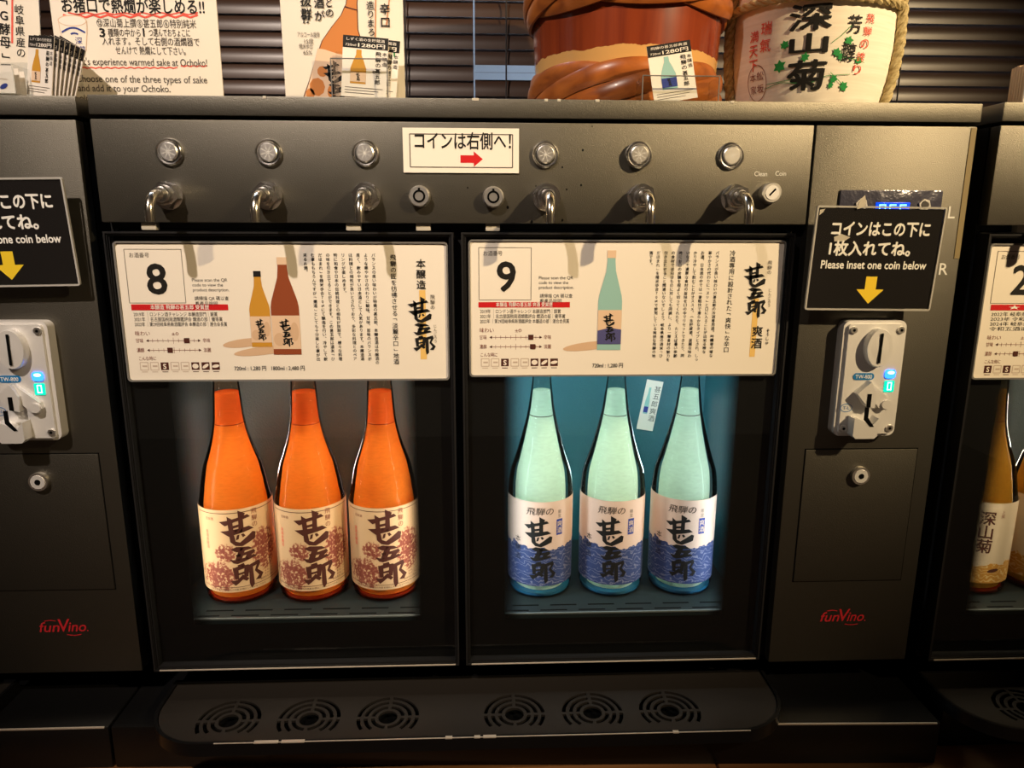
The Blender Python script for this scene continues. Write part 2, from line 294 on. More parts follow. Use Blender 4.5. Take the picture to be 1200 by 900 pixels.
class MB:
    def __init__(self): self.v = []; self.f = []; self.m = []; self.mats = []; self.uv = {}
    def mi(self, mt):
        if mt not in self.mats: self.mats.append(mt)
        return self.mats.index(mt)
    def add(self, vs, fs, mt):
        n = len(self.v); i = self.mi(mt)
        self.v += [Vector(p) for p in vs]
        for f in fs: self.f.append([n+k for k in f]); self.m.append(i)
        return n
    def addbm(self, bm, mt):
        bm.verts.index_update()
        self.add([v.co.copy() for v in bm.verts], [[v.index for v in f.verts] for f in bm.faces], mt); bm.free()
    def box(self, x0, x1, y0, y1, z0, z1, mt, bev=0.0, seg=2):
        bm = bmesh.new(); bmesh.ops.create_cube(bm, size=1)
        for v in bm.verts: v.co = Vector(((x0+x1)/2+v.co.x*(x1-x0), (y0+y1)/2+v.co.y*(y1-y0), (z0+z1)/2+v.co.z*(z1-z0)))
        if bev: bmesh.ops.bevel(bm, geom=list(bm.edges), offset=bev, segments=seg, profile=0.6, affect='EDGES')
        self.addbm(bm, mt); return self
    def cyl(self, p0, p1, r0, r1, n, mt, caps=True):
        p0, p1 = Vector(p0), Vector(p1); d = (p1-p0).normalized()
        a = d.orthogonal().normalized(); b = d.cross(a)
        vs = []
        for p, r in ((p0, r0), (p1, r1)):
            vs += [p + r*(math.cos(2*PI*k/n)*a + math.sin(2*PI*k/n)*b) for k in range(n)]
        fs = [[k, (k+1) % n, n+(k+1) % n, n+k] for k in range(n)]
        if caps: fs += [list(range(n))[::-1], list(range(n, 2*n))]
        self.add(vs, fs, mt); return self
    def tube(self, pts, r, n, mt, closed=False, flat=None):
        pts = [Vector(p) for p in pts]; L = len(pts); vs = []; prev = None
        for i, p in enumerate(pts):
            t = (pts[(i+1) % L]-pts[i-1]) if closed else (pts[min(i+1, L-1)]-pts[max(i-1, 0)])
            t.normalize()
            if flat: a = flat(p); a = (a-a.dot(t)*t).normalized()
            else:
                a = t.orthogonal().normalized() if prev is None else (prev-prev.dot(t)*t).normalized()
            prev = a; b = t.cross(a)
            ra, rb = (r if isinstance(r, tuple) else (r, r))
            vs += [p + ra*math.cos(2*PI*k/n)*a + rb*math.sin(2*PI*k/n)*b for k in range(n)]
        fs = []
        for i in range(L if closed else L-1):
            j = (i+1) % L
            fs += [[i*n+k, i*n+(k+1) % n, j*n+(k+1) % n, j*n+k] for k in range(n)]
        if not closed: fs += [list(range(n))[::-1], [(L-1)*n+k for k in range(n)]]
        self.add(vs, fs, mt); return self
    def lathe(self, prof, c, n, mt, a0=0.0, a1=2*PI):
        full = abs(a1-a0-2*PI) < 1e-6; m = n if full else n+1; vs = []
        for r, z in prof:
            vs += [(c[0]+r*math.cos(a0+(a1-a0)*k/n), c[1]+r*math.sin(a0+(a1-a0)*k/n), c[2]+z) for k in range(m)]
        fs = []
        for i in range(len(prof)-1):
            for k in range(n):
                k2 = (k+1) % m
                fs.append([i*m+k, i*m+k2, (i+1)*m+k2, (i+1)*m+k])
        self.add(vs, fs, mt); return self
    def prism(self, poly, y0, y1, mt):
        """polygon in (x,z), extruded from y0 (front) to y1"""
        bm = bmesh.new(); fr = [bm.verts.new((x, y0, z)) for x, z in poly]; bk = [bm.verts.new((x, y1, z)) for x, z in poly]
        n = len(poly)
        for i in range(n): bm.faces.new((fr[i], fr[(i+1) % n], bk[(i+1) % n], bk[i]))
        f1 = bm.faces.new(fr); f2 = bm.faces.new(bk[::-1]); f1.normal_update(); f2.normal_update()
        bmesh.ops.triangulate(bm, faces=[f1, f2]); bmesh.ops.recalc_face_normals(bm, faces=bm.faces)
        self.addbm(bm, mt); return self
    def flat(self, poly, y, mt, T=None, cut=None):
        """flat print: polygon in (x,z) at depth y"""
        bm = bmesh.new(); f = bm.faces.new([bm.verts.new((x, y, z)) for x, z in poly]); f.normal_update()
        bmesh.ops.triangulate(bm, faces=[f])
        self._put(bm, mt, T, cut); return self
    def _put(self, bm, mt, T, cut):
        bmesh.ops.recalc_face_normals(bm, faces=bm.faces)
        if cut:
            xs = [v.co.x for v in bm.verts]; x = math.floor(min(xs)/cut)*cut
            while x < max(xs):
                bmesh.ops.bisect_plane(bm, geom=bm.verts[:]+bm.edges[:]+bm.faces[:], plane_co=(x, 0, 0), plane_no=(1, 0, 0)); x += cut
        if T:
            for v in bm.verts: v.co = T(v.co)
        self.addbm(bm, mt)
    def text(self, s, x, z, size, y, mt, w=None, align='L', bold=0.0, shear=0.0, T=None, cut=None, rot=0.0):
        vs, fs = glyphs(s, bold)
        if not vs: return self
        x0 = min(p[0] for p in vs); x1 = max(p[0] for p in vs)
        kx = size if not w else w/max(1e-6, x1-x0)
        W = (x1-x0)*kx; ox = x - (0 if align == 'L' else W/2 if align == 'C' else W)
        c, sn = math.cos(rot), math.sin(rot)
        pts = []
        for a, b, dd in vs:
            u = (a-x0)*kx + shear*b*size + ox - x; t = b*size
            pts.append((x+u*c-t*sn, y-dd, z+u*sn+t*c))
        if T or cut:
            bm = bmesh.new(); bv = [bm.verts.new(p) for p in pts]
            for f in fs:
                try: bm.faces.new([bv[i] for i in f])
                except ValueError: pass
            self._put(bm, mt, T, cut)
        else: self.add(pts, fs, mt)
        return self
    def vtext(self, s, x, ztop, pitch, size, y, mt, bold=0.0, T=None, cut=None, shear=0.0):
        z = ztop
        for ch in s:
            if ch == ' ': z -= pitch; continue
            vs, _ = glyphs(ch, bold)
            if vs:
                xc = (min(p[0] for p in vs)+max(p[0] for p in vs))/2
                zc = (min(p[1] for p in vs)+max(p[1] for p in vs))/2
                if ch in '、。': self.text(ch, x+size*0.15, z-size*0.25, size, y, mt, bold=bold, T=T, cut=cut)
                elif ch in '「」ー(（)）%': self.text(ch, x-zc*size, z-pitch/2+xc*0, size, y, mt, align='C', bold=bold, rot=-PI/2, T=T, cut=cut) if False else self._rot(ch, x, z-pitch/2, size, y, mt, bold, T, cut)
                else: self.text(ch, x, z-pitch/2-0.36*size if ch in 'っゃゅょァィゥェォャュョッ' else z-pitch/2-zc*size, size, y, mt, align='C', bold=bold, T=T, cut=cut, shear=shear)
            z -= pitch
        return self
    def _rot(self, ch, x, z, size, y, mt, bold, T, cut):
        vs, fs = glyphs(ch, bold)
        xc = (min(p[0] for p in vs)+max(p[0] for p in vs))/2; zc = (min(p[1] for p in vs)+max(p[1] for p in vs))/2
        pts = [(x+(b-zc)*size, y-dd, z-(a-xc)*size) for a, b, dd in vs]
        bm = bmesh.new(); bv = [bm.verts.new(p) for p in pts]
        for f in fs:
            try: bm.faces.new([bv[i] for i in f])
            except ValueError: pass
        self._put(bm, mt, T, cut)
    def ellipse(self, x, z, rx, rz, y, mt, n=20, T=None, cut=None, rot=0.0):
        c, s = math.cos(rot), math.sin(rot)
        return self.flat([(x+rx*math.cos(a)*c-rz*math.sin(a)*s, z+rx*math.cos(a)*s+rz*math.sin(a)*c) for a in [2*PI*k/n for k in range(n)]], y, mt, T, cut)
    def line(self, pts, wd, y, mt, T=None, cut=None):
        for (x0, z0), (x1, z1) in zip(pts, pts[1:]):
            L = math.hypot(x1-x0, z1-z0) or 1e-6; nx, nz = -(z1-z0)/L*wd/2, (x1-x0)/L*wd/2
            self.flat([(x0+nx, z0+nz), (x0-nx, z0-nz), (x1-nx, z1-nz), (x1+nx, z1+nz)], y, mt, T, cut)
        return self
    def move(self, Tm):
        self.v = [Tm @ p for p in self.v]; return self
    def mesh(self, name, origin=(0, 0, 0), smooth=28):
        me = bpy.data.meshes.new(name); o = Vector(origin)
        me.from_pydata([tuple(p-o) for p in self.v], [], self.f)
        for mt in self.mats: me.materials.append(M[mt])
        me.polygons.foreach_set('material_index', self.m)
        me.polygons.foreach_set('use_smooth', [True]*len(self.f))
        me.update(calc_edges=True); me.set_sharp_from_angle(angle=math.radians(smooth)); return me
    def build(self, name, parent=None, origin=(0, 0, 0), label=None):
        o = bpy.data.objects.new(name, self.mesh(name, origin)); COL.objects.link(o)
        if parent: o.parent = parent
        else: o.location = origin
        if label: o['label'] = label
        return o

def tag(o, label, cat, group=None):
    o['label'] = label; o['category'] = cat
    if group: o['group'] = group
    return o
def thing(name, label, cat, loc=(0, 0, 0), rz=0.0, group=None):
    o = bpy.data.objects.new(name, None); COL.objects.link(o); o.location = loc; o.rotation_euler = (0, 0, rz)
    o.empty_display_size = 0.05
    return tag(o, label, cat, group)
def struct(name, mb, origin=(0, 0, 0)):
    o = mb.build(name, None, origin); o['kind'] = 'structure'; return o
def rrect(x0, x1, z0, z1, r, n=6):
    p = []
    for cx, cz, a in ((x1-r, z1-r, 0), (x0+r, z1-r, 90), (x0+r, z0+r, 180), (x1-r, z0+r, 270)):
        p += [(cx+r*math.cos(math.radians(a+90*k/n)), cz+r*math.sin(math.radians(a+90*k/n))) for k in range(n+1)]
    return p
def ring(mb, outer, inner, y0, y1, mt):
    """frame between two polygons with the same number of points, from y0 (front) to y1"""
    n = len(outer); vs = [(x, y0, z) for x, z in outer]+[(x, y0, z) for x, z in inner]+[(x, y1, z) for x, z in outer]+[(x, y1, z) for x, z in inner]
    fs = []
    for i in range(n):
        j = (i+1) % n
        fs += [[i, j, n+j, n+i], [i, 2*n+i, 2*n+j, j], [n+i, n+j, 3*n+j, 3*n+i], [2*n+i, 3*n+i, 3*n+j, 2*n+j]]
    mb.add(vs, fs, mt)

# brush-written characters (strokes as polygons; box about 295 wide, 634 tall)
BRUSH = [
 [(190,128),(240,120),(395,86),(414,108),(300,134),(232,162)], [(250,86),(287,112),(292,252),(260,262)],
 [(328,46),(380,75),(362,110),(362,222),(324,226),(330,110)], [(288,162),(334,154),(334,174),(288,183)],
 [(288,200),(332,193),(332,209),(288,218)], [(194,204),(245,198),(400,180),(436,206),(300,234),(255,246)],
 [(258,238),(292,238),(300,288),(330,300),(425,230),(448,240),(440,290),(345,332),(295,322),(262,290)],
 [(312,240),(330,236),(322,272),(302,278)], [(340,236),(358,232),(372,252),(352,262)],
 [(258,350),(300,332),(385,343),(420,366),(300,374)], [(322,345),(366,350),(330,442),(284,442)],
 [(290,396),(420,374),(434,394),(405,414),(385,440),(348,440),(368,406),(300,416)],
 [(244,430),(290,437),(420,416),(446,432),(300,470),(272,462)],
 [(298,480),(344,468),(354,500),(308,502)], [(262,502),(300,490),(376,486),(382,505),(368,584),(338,584),(344,512),(302,522),(302,594),(274,594)],
 [(300,545),(346,537),(346,554),(300,562)], [(240,606),(290,600),(330,560),(374,600),(356,618),(330,600),(300,626),(274,646)],
 [(378,490),(406,500),(411,660),(385,684),(374,640)],
 [(385,490),(455,470),(466,500),(441,545),(486,590),(460,632),(420,626),(450,596),(418,550),(436,506),(400,516)]]
def brush(mb, xc, ztop, height, y, mt, T=None, cut=None):
    k = height/636.0
    for s in BRUSH: mb.flat([(xc+(a-338)*k, ztop-(b-46)*k) for a, b in s], y, mt, T, cut)

# ------------------------------------------------------------------ the room
X0, X1, YB, YF, ZC = -3.0, 3.2, 0.52, -4.0, 2.75
struct('floor', MB().box(X0, X1, YF, YB, -0.05, 0, 'floor'))
struct('ceiling', MB().box(X0, X1, YF, YB, ZC, ZC+0.05, 'ceil'))
wb = MB()
WX0, WX1, WZ0, WZ1 = -1.6, 1.7, 1.10, 2.30
wb.box(X0, WX0, YB, YB+0.1, 0, ZC, 'wall').box(WX1, X1, YB, YB+0.1, 0, ZC, 'wall')
wb.box(WX0, WX1, YB, YB+0.1, 0, WZ0, 'wall').box(WX0, WX1, YB, YB+0.1, WZ1, ZC, 'wall')
struct('wall_back', wb)
struct('wall_left', MB().box(X0-0.1, X0, YF, YB+0.1, 0, ZC, 'wall'))
struct('wall_right', MB().box(X1, X1+0.1, YF, YB+0.1, 0, ZC, 'wall'))
struct('wall_front', MB().box(X0, X1, YF-0.1, YF, 0, ZC, 'wall'))
wn = MB()
for a, b in ((WX0, WX0+0.04), (0.45, 0.49), (WX1-0.04, WX1)): wn.box(a, b, YB+0.03, YB+0.07, WZ0, WZ1, 'frame')
for a, b in ((WZ0, WZ0+0.04), (WZ1-0.04, WZ1)): wn.box(WX0+0.04, WX1-0.04, YB+0.03, YB+0.07, a, b, 'frame')
wn.box(WX0+0.03, WX1-0.03, YB+0.048, YB+0.052, WZ0+0.03, WZ1-0.03, 'glass')
struct('window_1', wn)
struct('daylight_backdrop_1', MB().box(-3.2, 3.4, 1.15, 1.2, 0, 2.9, 'outside'))     # added wall outside, lit to stand in for daylight behind the blinds

# ------------------------------------------------------------------ counter and plinths
CZ = 0.835
ct = thing('counter', 'brown wooden counter top under the black dispensers', 'counter', (0.0, 0.2, 0))
cm = MB()
for k in range(9):
    a = -2.2+k*0.49; cm.box(a, a+0.488, -0.125, 0.5, CZ-0.035, CZ, 'wood', 0.003)
cm.build('counter_top', ct, (0, 0.2, 0))
MB().box(-2.15, 2.15, -0.06, 0.49, 0.0, CZ-0.035, 'matte_black', 0.002).build('counter_base', ct, (0, 0.2, 0))

PZ = 0.885
def plinth(x0, x1, yf, label, sk=0.0):
    mb = MB(); mb.box(x0, x1, yf, 0.44, CZ, PZ, 'gloss_black', 0.0022, 2)
    skew = lambda b: [setattr(v, 'y', v.y+sk*(x1-v.x)/(x1-x0)) for v in b.v if v.y < 0.1]
    skew(mb)
    p = mb.build('plinth', None, ((x0+x1)/2, 0.2, CZ)); tag(p, label, 'plinth', 'black plinths under the dispensers')
    e = MB(); e.box(x0+0.004 if sk == 0 else 0.20, x1-0.004, yf-0.0004, yf+0.0012, PZ-0.0016, PZ+0.0002, 'worn_and_lit_steel', 0.0003); skew(e)
    e.build('edge_highlight', p, ((x0+x1)/2, 0.2, CZ)); return p  # pale strip stands in for light caught along the plinth edge
plinth(-0.396, 0.486, -0.055, 'long black plinth under the middle dispenser', 0.025)
plinth(-1.29, -0.3985, -0.030, 'black plinth under the left dispenser with a dull front edge')
plinth(0.505, 1.40, -0.030, 'black plinth under the right dispenser behind its drip tray')

# ------------------------------------------------------------------ drip trays
TZ = 0.898
GX = [-0.268, -0.185, -0.103, 0.030, 0.113, 0.196]
def tray_meshes():
    x0, x1, yf, yb, r = -0.350, 0.322, -0.078, 0.026, 0.062
    def outline(i, n=10):
        a0, a1, f, b, rr = x0+i, x1-i, yf+i, yb-i, r-i
        p = [(a0, b)]
        for k in range(n+1):
            t = PI+PI/2*k/n; p.append((a0+rr+rr*math.cos(t), f+rr+rr*math.sin(t)))
        for k in range(n+1):
            t = 1.5*PI+PI/2*k/n; p.append((a1-rr+rr*math.cos(t), f+rr+rr*math.sin(t)))
        p.append((a1, b)); return p
    o, i = outline(0), outline(0.0035)
    n = len(o); zb, zt, zf = PZ+0.0005, TZ+0.002, TZ
    sh = MB(); fs = []
    vs = [(x, y, zb) for x, y in o]+[(x, y, zt) for x, y in o]+[(x, y, zt) for x, y in i]+[(x, y, zb+0.001) for x, y in i]
    for k in range(n-1):
        fs += [[k, k+1, n+k+1, n+k], [n+k, n+k+1, 2*n+k+1, 2*n+k], [2*n+k, 2*n+k+1, 3*n+k+1, 3*n+k]]
    fs += [[n-1, 0, n, 2*n-1], [2*n-1, n, 2*n, 3*n-1], [3*n-1, 2*n, 3*n, 4*n-1]]
    sh.add(vs, fs, 'gloss_black')
    sh.add([(x, y, zb) for x, y in o], [list(range(n))[::-1]], 'gloss_black')
    sh.add([(x, y, zb+0.001) for x, y in i], [list(range(n))], 'hole')
    # plate with slots cut by a boolean
    ip = outline(0.0042); bm = bmesh.new()
    lo = [bm.verts.new((x, y, zf-0.0025)) for x, y in ip]; hi = [bm.verts.new((x, y, zf)) for x, y in ip]
    for k in range(len(ip)):
        j = (k+1) % len(ip); bm.faces.new((lo[k], lo[j], hi[j], hi[k]))
    bm.faces.new(lo[::-1]); bm.faces.new(hi)
    pm = bpy.data.meshes.new('p'); bmesh.ops.recalc_face_normals(bm, faces=bm.faces); bm.to_mesh(pm); bm.free()
    cb = bmesh.new()
    def slot(cx, cy, r0, r1, t0, t1):
        m = max(3, int((t1-t0)/0.16)); pts = [(cx+r1*math.cos(t0+(t1-t0)*k/m), cy+r1*math.sin(t0+(t1-t0)*k/m)) for k in range(m+1)]
        pts += [(cx+r0*math.cos(t1-(t1-t0)*k/m), cy+r0*math.sin(t1-(t1-t0)*k/m)) for k in range(m+1)] if r0 > 0 else []
        q = []
        for x, y in pts: q.append((x, max(y, cy-0.021)))
        a = [cb.verts.new((x, y, zf-0.01)) for x, y in q]; b = [cb.verts.new((x, y, zf+0.01)) for x, y in q]
        L = len(q)
        for k in range(L): cb.faces.new((a[k], a[(k+1) % L], b[(k+1) % L], b[k]))
        cb.faces.new(a[::-1]); cb.faces.new(b)
    for gx in GX:
        cy = -0.042; g = 0.055
        for r0, r1 in ((0.0135, 0.0175), (0.0210, 0.0250), (0.0285, 0.0325)):
            gg = 0.0016/r1*1.2
            slot(gx, cy, r0, r1, gg, PI/2-gg); slot(gx, cy, r0, r1, PI/2+gg, PI-gg)
            lim = min(PI/2-gg, math.asin(min(1, 0.019/r1)))
            slot(gx, cy, r0, r1, PI+gg, PI+lim); slot(gx, cy, r0, r1, 2*PI-lim, 2*PI-gg)
        slot(gx, cy, 0, 0.0100, 0.0, 2*PI-0.16)
    cmh = bpy.data.meshes.new('c'); bmesh.ops.recalc_face_normals(cb, faces=cb.faces); cb.to_mesh(cmh); cb.free()
    po = bpy.data.objects.new('p', pm); co = bpy.data.objects.new('c', cmh); COL.objects.link(po); COL.objects.link(co)
    md = po.modifiers.new('b', 'BOOLEAN'); md.object = co; md.operation = 'DIFFERENCE'; md.solver = 'EXACT'
    bpy.context.view_layer.update()
    res = bpy.data.meshes.new_from_object(po.evaluated_get(bpy.context.evaluated_depsgraph_get()))
    bpy.data.objects.remove(po); bpy.data.objects.remove(co)
    pl = MB(); pl.add([v.co.copy() for v in res.vertices], [list(p.vertices) for p in res.polygons], 'tray')
    wear = MB()
    for a, b in ((-0.231, -0.207), (-0.204, -0.181), (-0.041, -0.034), (-0.012, -0.006), (-0.003, 0.010), (0.19, 0.196)):
        wear.box(a, b, yf-0.0006, yf+0.0030, zt-0.001, zt+0.0004, 'worn_and_lit_steel', 0.0003)
    wear.box(-0.27, 0.27, yf-0.0003, yf+0.0008, zt-0.0003, zt+0.0002, 'worn_and_lit_steel')
    return sh, pl, wear
_ts, _tp, _tw = tray_meshes()
TB = (-0.014, 0.0, PZ)
tms = [(n, b.mesh(n, TB)) for n, b in (('tray_shell', _ts), ('drain_plate', _tp), ('worn_rim', _tw))]
def tray(dx, dy, label):
    t = thing('drip_tray', label, 'drip tray', (TB[0]+dx, TB[1]+dy, TB[2]), 0, 'drip trays below the taps')
    for n, me in tms:
        o = bpy.data.objects.new(n, me); COL.objects.link(o); o.parent = t
    return t
tray(0, 0, 'long black drip tray with six round drains under doors 8 and 9')
tray(0.849, -0.010, 'black drip tray at the right edge under door 2')
tray(-0.850, 0.008, 'black drip tray at the left edge beside the lower left plinth')

# ------------------------------------------------------------------ dispensers
BX, BZ = 0.0575, PZ
LX, RX, ZT, ZL, ZP, ZB = -0.359, 0.474, 1.4970, 1.5175, 1.4008, 0.925
DOORS = [(-0.3575, -0.0290), (-0.0215, 0.3045)]
DZ0, DZ1 = 0.9315, 1.3960
BTN = [-0.2895, -0.199, -0.110, 0.0588, 0.147, 0.2362]
TAP = [-0.2937, -0.202, -0.1102, 0.0602, 0.1512, 0.2418]
DEP = 0.42
BACK = 0.54
OX = (-0.2867, -0.2018, -0.1172); AX = (0.0649, 0.1498, 0.2343)
def dispenser(dx, dy, label, lit, mid=False, ax=0.0):
    O = (BX, 0.0, BZ)
    t = thing('sake_dispenser', label, 'drink dispenser', (BX+dx, dy, BZ), 0, 'black sake dispensers in a row')
    P = lambda mb, name, par=t, lab=None: mb.build(name, par, O, lab)
    b = MB()                                                   # cabinet shell
    b.box(LX, LX+0.004, 0.016, DEP, ZB, ZT+0.0, 'matte_black').box(RX-0.004, RX, 0.016, DEP, ZB, ZT, 'matte_black')
    b.box(LX, RX, DEP, DEP+0.004, ZB, ZT, 'matte_black').box(LX+0.004, RX-0.004, 0.016, DEP, ZB, ZB+0.006, 'matte_black')
    b.box(LX+0.004, RX-0.004, 0.016, DEP, ZP-0.002, ZP+0.004, 'matte_black')
    b.box(-0.032, -0.018, 0.016, DEP, ZB+0.006, ZP-0.002, 'matte_black').box(0.306, 0.3175, 0.012, DEP, ZB+0.006, ZP-0.002, 'matte_black')
    P(b, 'cabinet_body')
    ld_ = MB().box(LX, RX+0.0025, -0.0005, DEP+0.004, ZT+0.0032, ZL, 'powder', 0.0014)
    if mid:
        for px, w2 in ((310, 2), (557, 4), (640, 2), (655, 2), (700, 2.5), (858, 2.5)):
            q_ = at(px, 117).x; ld_.box(q_-0.0008*w2, q_+0.0008*w2, -0.0008, 0.002, ZL-0.0022, ZL+0.0002, 'tape_pale', 0.0004)
    P(ld_, 'lid')
    up = MB().box(LX, 0.3150, 0.0, 0.014, ZP+0.0035, ZT-0.0004, 'powder', 0.0012)
    if mid:
        for px, py, r_ in ((694, 148, .7), (683, 176, 1.3), (659, 196, 1.0), (681, 217, 1.2), (595, 243, 1.6), (628, 218, .8), (623, 260, 1.6), (664, 222, 1.0), (641, 165, .6), (548, 220, .9), (659, 258, 1.3)):
            q_ = at(px, py); up.ellipse(q_.x, q_.z, 0.0008*r_, 0.0010*r_, -0.0002, 'hole', 9)
    P(up, 'tap_panel')
    cp_ = MB().box(0.3172, RX, 0.0, 0.014, ZB, ZT-0.0004, 'powder', 0.0012)
    P(cp_, 'coin_panel')
    for x in (LX+0.05, RX-0.05):
        for y in (0.075, 0.37):
            P(MB().cyl((x, y, PZ), (x, y, PZ+0.008), 0.017, 0.016, 20, 'black').cyl((x, y, PZ+0.008), (x, y, ZB), 0.006, 0.006, 12, 'brushed'), 'foot')
    for x in (-0.318, -0.125, -0.058, 0.009):
        P(MB().box(x-0.007, x+0.007, 0.004, 0.012, ZP-0.0035, ZP+0.0036, 'tape_pale', 0.001), 'hinge_clip')
    # buttons
    for i, x in enumerate(BTN):
        z = 1.468; hexa = (i == 4)
        m = MB()
        if hexa:
            m.cyl((x, 0.001, z), (x, -0.004, z), 0.0135, 0.0128, 6, 'chrome')
        m.lathe([(0.0128, 0), (0.0128, 0.0012), (0.0121, 0.0028), (0.0110, 0.0037), (0.0100, 0.0035), (0.0092, 0.0024)], (0, 0, 0), 28, 'chrome')
        k = len(m.v)-6*28
        for q in range(k, len(m.v)): vx, vy, vz = m.v[q]; m.v[q] = Vector((x+vx, -vz-(0.003 if hexa else 0), z+vy))
        bo = P(m, 'push_button')
        off = 0.003 if hexa else 0
        c = MB().cyl((x, 0, z), (x, -0.0040-off, z), 0.0086, 0.0086, 24, 'brushed').cyl((x, -0.0040-off, z), (x, -0.0048-off, z), 0.0086, 0.0074, 24, 'brushed')
        for a in range(4):  # white cross lines imitate the sheen on the brushed cap
            an = a*PI/4+0.3; ca, sa = math.cos(an), math.sin(an)
            c.flat([(x+0.0066*ca-0.0002*sa, z+0.0066*sa+0.0002*ca), (x-0.0066*ca-0.0002*sa, z-0.0066*sa+0.0002*ca), (x-0.0066*ca+0.0002*sa, z-0.0066*sa-0.0002*ca), (x+0.0066*ca+0.0002*sa, z+0.0066*sa-0.0002*ca)], -0.00485-off, 'white_ink')
        c.build('button_cap', bo, O)
    # taps
    for i, x in enumerate(TAP):
        z = 1.4290
        m = MB().cyl((x, 0.001, z), (x, -0.003, z), 0.0132, 0.0132, 24, 'chrome').cyl((x, -0.003, z), (x, -0.013, z), 0.0130, 0.0124, 6, 'chrome').cyl((x, -0.013, z), (x, -0.020, z), 0.0094, 0.0085, 20, 'chrome')
        m.cyl((x, -0.020, z), (x, -0.026, z), 0.0072, 0.0055, 20, 'chrome')
        to = P(m, 'tap')
        pts = [(x, -0.018, z)]+[(x, -0.028-0.017*math.sin(a), z-0.017+0.017*math.cos(a)) for a in [PI/2*k/8 for k in range(9)]]+[(x, -0.045, z-0.0245)]
        MB().tube(pts, 0.0044, 14, 'steel_gold').build('spout', to, O)
    # key locks
    for i, (x, z) in enumerate(((-0.0602, 1.4292), (0.0095, 1.4288), (0.2760, 1.4340))):
        m = MB().cyl((x, 0.001, z), (x, -0.0075, z), 0.0104, 0.0098, 28, 'brushed').cyl((x, -0.0075, z), (x, -0.0085, z), 0.0098, 0.0088, 28, 'brushed')
        lo = P(m, 'key_lock')
        k = MB()
        if i < 2:
            ring(k, [(x+0.0058*math.cos(a), z+0.0058*math.sin(a)) for a in [2*PI*q/24 for q in range(24)]], [(x+0.0040*math.cos(a), z+0.0040*math.sin(a)) for a in [2*PI*q/24 for q in range(24)]], -0.0089, -0.0084, 'hole')
            k.box(x-0.001, x+0.001, -0.0089, -0.0084, z+0.0056, z+0.0076, 'hole')
        else:
            k.cyl((x, -0.0084, z), (x, -0.0090, z), 0.0068, 0.0066, 24, 'diecast')
            k.flat([(x+0.0036, z+0.0030), (x+0.0024, z+0.0042), (x-0.0034, z-0.0020), (x-0.0022, z-0.0032)], -0.0092, 'hole')
        k.build('keyhole', lo, O)
    if mid:
        for tx_, x, z, sz, w_, bd in (('Clean', 0.2604, 1.4498, 0.0062, 0.0125, 0), ('Coin', 0.2808, 1.4502, 0.0062, 0.0105, 0), ('L', 0.4562, 1.4110, 0.0165, None, 0.008), ('R', 0.4545, 1.3560, 0.0165, None, 0.008)):
            P(MB().text(tx_, x, z, sz, -0.0003, 'white_ink', w=w_, bold=bd), 'lettering')
        P(MB().box(0.4680, 0.4735, -0.0006, 0.0002, 1.372, 1.4955, 'tape'), 'tape_strip')
    # logo
    lg = MB(); x, z = 0.3700, 0.9745
    lg.text('fun', x, z, 0.0165, -0.0003, 'red_logo', w=0.0215, bold=0.010, shear=0.25)
    lg.text('V', x+0.0198, z, 0.0215, -0.0003, 'red_logo', w=0.0125, bold=0.010, shear=0.12)
    lg.text('ino', x+0.0310, z, 0.0165, -0.0003, 'red_logo', w=0.0185, bold=0.010, shear=0.25)
    lg.ellipse(x+0.0516, z+0.0006, 0.0008, 0.0008, -0.0003, 'red_logo')
    lg.line([(x+0.0295+0.0015*k, z-0.0035-0.0012*math.sin(PI*k/10)) for k in range(11)], 0.0010, -0.0003, 'red_logo')
    lg.line([(x+0.0075+0.0012*k, z+0.0125+0.0010*math.sin(PI*k/10)) for k in range(11)], 0.0009, -0.0003, 'red_logo')
    P(lg, 'logo')
    # coin box door with its lock
    g = MB(); x0, x1, z0, z1 = 0.3365, 0.4562, 1.0238, 1.1742
    g.box(x0, x1, -0.0012, 0.002, z0, z1, 'powder', 0.0008)
    g.box(x0-0.001, x1+0.001, -0.0002, 0.001, z0-0.001, z1+0.001, 'hole')
    gd = P(g, 'coin_box_door')
    x, z = 0.3958, 1.1462
    MB().cyl((x, 0, z), (x, -0.006, z), 0.0098, 0.0095, 28, 'brushed').cyl((x, -0.006, z), (x, -0.0066, z), 0.0074, 0.0072, 24, 'diecast').cyl((x, -0.0066, z), (x, -0.0070, z), 0.0030, 0.0028, 16, 'hole').build('door_lock', gd, O)
    # display behind the hanging coin sign
    d = MB().box(0.3455, 0.4475, -0.0025, 0.001, 1.3960, 1.4375, 'foil', 0.0015)
    dp = P(d, 'display_panel')
    s = MB().box(0.3815, 0.4150, -0.0034, -0.002, 1.4110, 1.4258, 'disp_blue', 0.0004)
    for k in range(3):
        xx = 0.3845+k*0.0102; z2 = 1.4238; hh, ww, th = 0.0105, 0.0068, 0.0012
        segs = [(0, 0, ww, th), (0, -hh/2, th, hh/2), (0, -hh, th, hh/2)]
        segs += [(0, -hh, ww, th), (ww-th, -hh/2, th, hh/2), (ww-th, -hh, th, hh/2)] if k == 0 else [(0, -hh/2, ww, th)]
        for a, c, e, f in segs: s.flat([(xx+a, z2+c-th), (xx+a+e, z2+c-th), (xx+a+e, z2+c-th+f), (xx+a, z2+c-th+f)], -0.0036, 'disp_digit')
    s.build('screen', dp, O)
    for x in (0.3668, 0.4296):
        MB().cyl((x, -0.002, 1.4235), (x, -0.0042, 1.4235), 0.0066, 0.0060, 6, 'brushed').cyl((x, -0.0042, 1.4235), (x, -0.0046, 1.4235), 0.0040, 0.0036, 16, 'chrome').build('screw', dp, O)
    # coin acceptor
    ya = -0.0155
